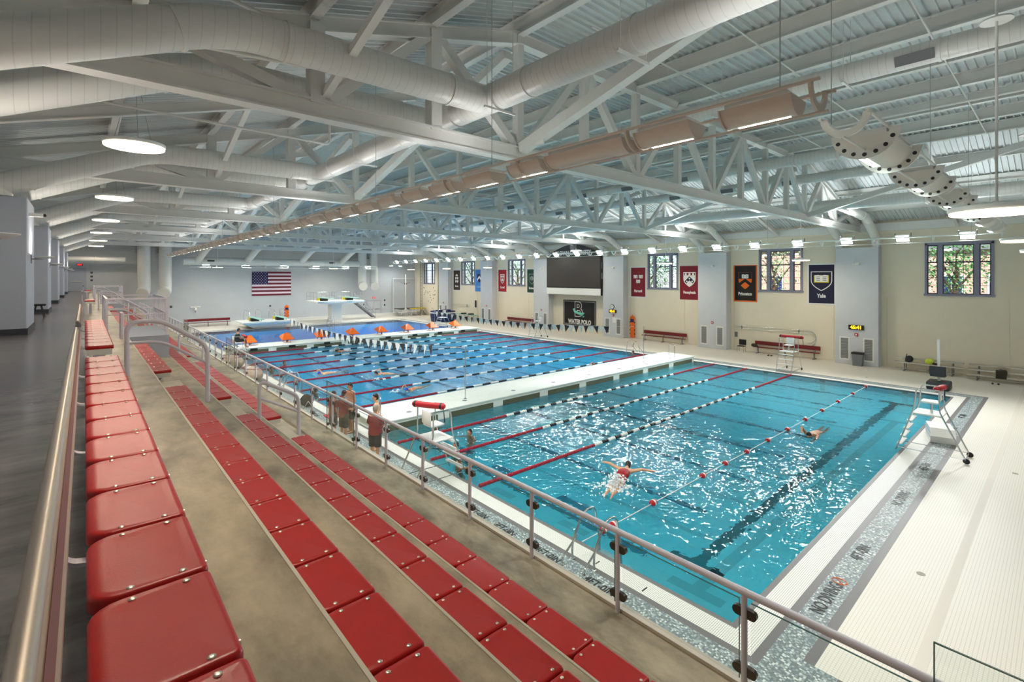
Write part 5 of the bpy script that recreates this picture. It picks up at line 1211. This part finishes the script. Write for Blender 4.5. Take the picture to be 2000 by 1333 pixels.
def person(label, loc, rz, skin, hair, shirt=None, shorts='shorts_dark', H=1.78, belly=0, arms='down', long=0, grp=None, look=(0,1,0), hold=None, lean=0):
    """standing figure, local +y is where it faces"""
    t = thing('person', label, 'person', loc, rz, grp); k = H/1.78; V = lambda x, y, z: Vector((x*k, y*k+lean*max(0,z-.9), z*k))
    q = MB(); b = belly
    q.ell(V(0,0,.98), .17*k, (.115+b*.3)*k, .14*k); q.ell(V(0,.02+b*.25,1.12), (.15+b*.35)*k, (.105+b*.6)*k, .17*k); q.ell(V(0,.0,1.32), .175*k+b*.1, .115*k+b*.15, .19*k); limb(q, [V(-.15,0,1.44), V(.15,0,1.44)], [.075*k,.075*k])
    limb(q, [V(0,-.01,1.44), V(0,.01,1.56)], [.058*k,.053*k])
    for s in (-1, 1):
        limb(q, [V(s*.09,0,.93), V(s*.1,.01,.5), V(s*.1,-.02,.09)], [.095*k+b*.1,.06*k,.042*k]); q.tube([V(s*.1,-.05,.04), V(s*.11,.08,.035), V(s*.12,.17,.02)], [.04*k,.042*k,.025*k], 10); q.ell(V(s*.12,.17,.02), .03*k,.035*k,.018*k); q.ell(V(s*.1,-.05,.04), .04*k,.04*k,.04*k)
        for tq in range(5): q.ell(V(s*(.095+.012*tq),.195-.008*tq,.014), .009*k,.016*k,.009*k,6,5)
        sh = V(s*.19,0,1.43)
        if arms == 'down': el, wr, d = V(s*.25,-.02,1.15), V(s*.26,.07,.9), (s*.05,.15,-1)
        elif arms == 'crossed': el, wr, d = V(s*.26,.05,1.17), V(s*.02,.2+b*.5,1.2), (-s,.1,.05)
        elif arms == 'hips': el, wr, d = V(s*.36,-.06,1.2), V(s*.21,.05,1.02), (-s*.5,.3,-.6)
        else: el, wr, d = V(s*.27,.03,1.17), V(s*.16,.26,1.1), (-s*.2,1,-.1)
        limb(q, [sh, el, wr], [.055*k,.043*k,.03*k]); hand(q, wr, d, (0,1,.2) if arms == 'down' else (0,.2,1), .45, k)
    hc = V(0,.035,1.665); rot, sd, f_, u = head(q, hc, look, (0,0,1), k)
    remesh(q, 'body', .0105, skin, t, 3)
    face_parts(t, hc, rot, sd, f_, u, hair, k, long)
    if shirt:
        c = MB(); g = .022
        c.ell(V(0,.02+b*.25,1.12), (.155+b*.35)*k+g, (.11+b*.6)*k+g, .19*k); c.ell(V(0,0,1.32), .18*k+b*.1+g, .12*k+b*.15+g, .17*k); c.tube([V(0,.01,1.42), V(0,.01+b*.1,1.12), V(0,.01+b*.1,.88)], [.15*k,.165*k+b*.25,.185*k+b*.25], 18); limb(c, [V(-.17,0,1.425), V(.17,0,1.425)], [.072*k,.072*k])
        for s in (-1, 1):
            el = V(s*.25,-.01,1.2) if arms == 'down' else V(s*.26,.03,1.2) if arms != 'hips' else V(s*.32,-.04,1.24)
            c.tube([V(s*.17,0,1.43), el], [.075*k,.068*k], 12)
        remesh(c, 'shirt', .014, shirt, t, 4)
    if shorts:
        c = MB(); c.ell(V(0,0,.97), .185*k+b*.1, .135*k+b*.25, .12*k)
        for s in (-1, 1): c.tube([V(s*.09,0,.95), V(s*.105,.01,.5)], [.115*k+b*.1,.098*k+b*.05], 14)
        remesh(c, 'shorts', .014, shorts, t, 4)
    if hold == 'towel':
        w = MB(); w.tube([V(.3,.1,1.0), V(.31,.12,.8), V(.3,.1,.55)], [.05,.1,.08], 10); remesh(w, 'towel', .016, 'towel_white', t, 4)
    return t
person('person in a maroon shirt seen from behind, standing on the left deck', (6.75,16.55,0), R(-75), 'skin_b', 'hair_black', 'shirt_maroon', 'shorts_dark', 1.76, arms='hold', look=(0,1,-.1))
person('dark haired person in dark red clothes beside the maroon shirt coach', (6.62,17.15,0), R(-80), 'skin_b', 'hair_black', 'shirt_maroon', 'trunks', 1.66, long=.28)
person('wet swimmer standing with a white towel at the left pool edge', (7.35,17.35,0), R(95), 'skin_b', 'hair_black', None, 'trunks', 1.82, arms='down', hold='towel', look=(0,1,-.35))
person('shirtless swimmer talking to a coach behind the glass guardrail', (7.25,15.05,0), R(60), 'skin_a', 'hair_black', None, 'trunks', 1.84, arms='hips', look=(-.2,1,-.2))
person('heavy coach in a maroon shirt with grey hair seen from behind', (6.72,14.05,0), R(-60), 'skin_b', 'hair_grey', 'shirt_maroon', 'shorts_dark', 1.76, belly=.16, arms='crossed')
def seated(label, loc, rz):
    t = thing('person', label, 'person', loc, rz); V = lambda x, y, z: Vector((x, y, z)); q = MB()
    q.ell(V(0,0,.1), .17,.14,.12); q.ell(V(0,.0,.25), .15,.11,.18); q.ell(V(0,.02,.43), .17,.11,.17); limb(q, [V(-.15,.03,.56), V(.15,.03,.56)], [.07,.07]); limb(q, [V(0,.03,.56), V(0,.06,.68)], [.056,.052])
    for s in (-1, 1):
        limb(q, [V(s*.09,.05,.08), V(s*.11,.45,.1), V(s*.1,.5,-.33)], [.09,.06,.042]); q.tube([V(s*.1,.47,-.37), V(s*.11,.66,-.385)], [.04,.028], 10)
        el, wr = V(s*.24,.08,.3), V(s*.12,.33,.24); limb(q, [V(s*.18,.03,.55), el, wr], [.054,.043,.03]); hand(q, wr, (-s*.2,1,-.1), (0,.2,1), .5)
    hc = V(0,.09,.79); rot, sd, f_, u = head(q, hc, (.1,1,-.25)); remesh(q, 'body', .0105, 'skin_c', t, 3); face_parts(t, hc, rot, sd, f_, u, 'hair_black')
    c = MB(); c.ell(V(0,0,.25), .18,.14,.2); c.ell(V(0,.02,.43), .195,.135,.17); c.tube([V(0,0,.05), V(0,.02,.5)], [.18,.16], 16)
    for s in (-1, 1): c.tube([V(s*.16,.03,.55), V(s*.23,.07,.33)], [.075,.066], 12)
    remesh(c, 'shirt', .014, 'shirt_dark', t, 4); c = MB(); c.ell(V(0,.02,.09), .19,.16,.11)
    for s in (-1, 1): c.tube([V(s*.09,.05,.09), V(s*.11,.42,.1)], [.105,.085], 12)
    remesh(c, 'shorts', .014, 'shorts_dark', t, 4)
seated('lifeguard in a dark shirt sitting in the chair by the far bulkhead', (7.62,36.3,1.36), R(-90))
rescue_tube((8.0,36.65,1.75), (8.05,35.8,1.72), 'red and white rescue tube across the seated lifeguard lap')
def swimmer(label, loc, rz, skin='skin_b', hair='hair_black', cap=None, arms='under', look=(0,1,.0), sub=.32):
    """upright swimmer, water line at local z = 0"""
    t = thing('swimmer', label, 'person', loc, rz, None); V = lambda x, y, z: Vector((x, y, z-sub)); q = MB()
    q.ell(V(0,0,-.15), .15,.11,.2); q.ell(V(0,0,.05), .17,.115,.19); limb(q, [V(-.16,0,.17), V(.16,0,.17)], [.075,.075]); limb(q, [V(0,0,.17), V(0,.02,.29)], [.057,.052])
    for s in (-1, 1):
        el, wr = (V(s*.36,.12,.02), V(s*.42,.34,.14)) if arms == 'under' else (V(s*.38,.1,.2), V(s*.5,.3,.33))
        limb(q, [V(s*.19,0,.16), el, wr], [.056,.044,.031]); hand(q, wr, (s*.2,1,0), (-s,0,.2), .3)
        limb(q, [V(s*.09,0,-.3), V(s*.1,.1,-.7), V(s*.1,-.05,-1.05)], [.09,.06,.042])
    hc = V(0,.04,.40); rot, sd, f_, u = head(q, hc, look); remesh(q, 'body', .0125, skin, t, 3); face_parts(t, hc, rot, sd, f_, u, hair, 1, 0, cap)
    return t
swimmer('swimmer with dark hair in the near basin between two red ropes, farthest from the chair', (10.5,14.25,0), R(100))
swimmer('swimmer facing left in the near basin, arms out beside the lifeguard chair', (9.35,13.45,0), R(75), 'skin_b', 'hair_brown', arms='up')
swimmer('swimmer resting near the bulkhead corner behind the lifeguard chair', (10.05,15.85,0), R(190), 'skin_c', 'hair_brown')
swimmer('swimmer at the pool wall below the lifeguard chair, shoulders above water', (8.55,12.2,0), R(-110), 'skin_c', 'hair_brown', arms='up', sub=.2)
swimmer('swimmer resting at the right wall beside the ladder', (30.55,21.2,0), R(60), 'skin_a', 'hair_brown')
swimmer('swimmer with dark hair alone in the left lanes of the middle basin', (9.75,33.6,0), R(200), 'skin_c', 'hair_black')
swimmer('swimmer at the left wall of the middle basin near the bag', (8.6,24.6,0), R(-90), 'skin_c', 'hair_brown')
swimmer('swimmer at the left wall beside the far bulkhead', (8.6,32.2,0), R(-90), 'skin_c', 'hair_brown')
def prone(label, loc, rz, skin='skin_b', hair='hair_brown', cap=None, suit=None, stroke='free', lift=.02):
    """swimmer stretched out along local +y (head end)"""
    t = thing('swimmer', label, 'person', loc, rz); z0 = lift; V = lambda x, y, z: Vector((x, y, z+z0-.06)); q = MB()
    q.ell(V(0,-.35,-.04), .16,.2,.11); q.ell(V(0,0,0), .165,.34,.115); limb(q, [V(-.15,.22,.02), V(.15,.22,.02)], [.075,.075]); limb(q, [V(0,.24,.03), V(0,.38,.05)], [.057,.052])
    for s in (-1, 1):
        limb(q, [V(s*.09,-.45,-.06), V(s*.1,-.9,-.1), V(s*.09,-1.3,-.06)], [.09,.058,.04]); q.tube([V(s*.09,-1.3,-.06), V(s*.09,-1.5,-.1)], [.035,.02], 8)
        if stroke == 'fly': el, wr, d = V(s*.46,.24,.12), V(s*.72,.42,.06), (s*.7,.7,-.2)
        elif s > 0: el, wr, d = V(.3,.34,.27), V(.2,.62,.16), (0,1,-.3)
        else: el, wr, d = V(-.22,.5,-.04), V(-.18,.8,-.06), (0,1,0)
        limb(q, [V(s*.19,.22,.03), el, wr], [.055,.043,.03]); hand(q, wr, d, (-s,0,.3), .15)
    hc = V(0,.50,.06); rot, sd, f_, u = head(q, hc, (0,.8,-.6), (0,.6,.8)); remesh(q, 'body', .0125, skin, t, 3); face_parts(t, hc, rot, sd, f_, u, hair, 1, 0, cap)
    if suit: c = MB(); c.ell(V(0,-.33,-.03), .175,.22,.125); c.ell(V(0,-.02,.0), .18,.3,.13); remesh(c, 'swimsuit', .014, suit, t, 3)
    return t
def splash(loc, n, sp, label, seed):
    r_ = random.Random(seed); q = MB()
    for i in range(n):
        a = r_.random()*2*PI; d = abs(r_.gauss(0, .5)); x, y = sp[0]*d*math.cos(a), sp[1]*d*math.sin(a); z = max(0, (1-d)*sp[2]*r_.random()); s = r_.uniform(.008,.03)*(1.2-d*.5)
        bm = bmesh.new(); bmesh.ops.create_icosphere(bm, subdivisions=1, radius=s); bmesh.ops.translate(bm, verts=bm.verts, vec=(x,y,z)); q.bm(bm)
    for i in range(int(n/14)):
        a = r_.random()*2*PI; d = abs(r_.gauss(0,.42)); q.ell((sp[0]*d*math.cos(a), sp[1]*d*math.sin(a), .0), r_.uniform(.03,.11), r_.uniform(.03,.11), r_.uniform(.015,.05), 8, 5)
    o = q.build('splash', 'foam', None, 'all', loc); tag(o, label, 'splash'); o['kind'] = 'stuff'
prone('butterfly swimmer in a dark red suit making a splash in the near basin', (11.55,8.35,.06), R(-70), 'skin_a', 'hair_brown', None, 'suit_red', 'fly', .1)
splash((10.75,8.05,0), 420, (.75,.55,.5), 'white splash behind the butterfly swimmer', 1)
prone('freestyle swimmer with one raised arm near the buoy rope', (20.0,6.1,.0), R(90), 'skin_b', 'hair_black')
prone('freestyle swimmer with blue cap in the second lane of the middle basin', (12.6,22.0,0), R(110), 'skin_b', 'hair_brown', 'cap_blue')
prone('freestyle swimmer with dark hair in the third lane of the middle basin', (13.3,26.5,0), R(60), 'skin_a', 'hair_black')
prone('freestyle swimmer with blue cap in the fourth lane of the middle basin', (10.8,28.9,0), R(100), 'skin_a', 'hair_brown', 'cap_blue')
prone('swimmer doing strokes beyond the fourth rope in the middle basin', (14.9,36.6,0), R(80), 'skin_b', 'hair_black')
prone('swimmer beside the near bulkhead in the last lane', (24.6,19.6,0), R(70), 'skin_b', 'hair_brown')
for i, (x, y) in enumerate(((12.2,25.2),(11.7,22.0),(15.2,36.5))): splash((x,y,0), 60, (.6,.35,.12), 'small white foam behind a swimmer in the middle basin, %s from the bulkhead' % ORD[i], 20+i)
# ---------------------------------------------------------------- outside the windows
struct('ground', MB().box(38.7,120,-60,120,1.0,1.3), 'grass')
def tree(x, y, h, label, m, seed, cr=2.6, n=900):
    r_ = random.Random(seed); t = thing('tree', label, 'tree', (x, y, 1.3), 0, 'trees outside the windows')
    q = MB(); q.tube([(0,0,0),(.1,.05,h*.35),(.0,-.1,h*.6)], [.26,.2,.1], 10)
    for k in range(7): a = k*2.4; q.tube([(0,0,h*(.3+.05*k)), (cr*.5*math.cos(a),cr*.5*math.sin(a),h*(.5+.05*k)), (cr*.85*math.cos(a+.3),cr*.85*math.sin(a+.3),h*(.62+.05*k))], [.09,.05,.02], 7)
    q.build('trunk', 'bark', t, True)
    L = MB()
    for i in range(int(n*1.8)):
        a, b_ = r_.random()*2*PI, math.acos(2*r_.random()-1); d = cr*(r_.random()**.4); c = Vector((d*math.sin(b_)*math.cos(a), d*math.sin(b_)*math.sin(a), h*.62+d*math.cos(b_)*1.15)); s = r_.uniform(.07,.15)
        n1 = Vector((r_.gauss(0,1),r_.gauss(0,1),r_.gauss(0,1))).normalized(); u = n1.orthogonal().normalized(); w = n1.cross(u)
        L.add([c-u*s, c+w*s*.5, c+u*s, c-w*s*.5+n1*.03], [(0,1,2,3)])
    o = L.build('leaves', m, t); o['kind'] = 'stuff'
tree(46, 5.2, 8.5, 'leafy tree outside the nearest window, at the right pane', 'leaf', 1, 2.2)
tree(45.5, 17.0, 8.5, 'tree with a forked trunk outside the window between orange and navy banners', 'leaf_b', 2, 2.3, 420)
tree(45, 29.4, 9.5, 'dense green tree outside the window between the crimson banners', 'leaf', 3, 3.2, 1700)
tree(47, 52.4, 9, 'leafy tree outside the window beside the red banner', 'leaf_b', 4, 2.6, 600)
tree(47, 63.5, 9, 'leafy tree outside the window beside the brown banner', 'leaf', 5, 2.6, 600)
def house(x, y0, y1, h, label, wins):
    t = thing('brick_house', label, 'building', (x, (y0+y1)/2, 1.3)); L = (y1-y0)/2
    MB().box(0, 6, -L, L, 0, h).build('wall', 'house_brick', t); MB().prism([(-L-.4,h),(L+.4,h),(L*.2,h+3.2),(-L*.2,h+3.2)], -.4, 6.4, 'x').build('roof', 'mid_grey', t)
    for y, z in wins:
        f = MB().box(-.08,0,y-.75,y+.75,z-.95,z+.95).build('window','white',t); MB().box(-.1,-.06,y-.62,y-.04,z-.82,z+.82).box(-.1,-.06,y+.04,y+.62,z-.82,z+.82).build('pane','navy',f)
house(52, -4, 15, 6.5, 'pink brick house with white windows outside the nearest window', ((-5,3.6),(-2.2,3.6),(.6,3.6),(3.6,3.6)))
house(54, 17, 31, 7, 'pink brick house seen past the forked tree', ((-4,3.6),(0,3.6),(4,3.6)))

bpy.data.scenes.remove(TMP)
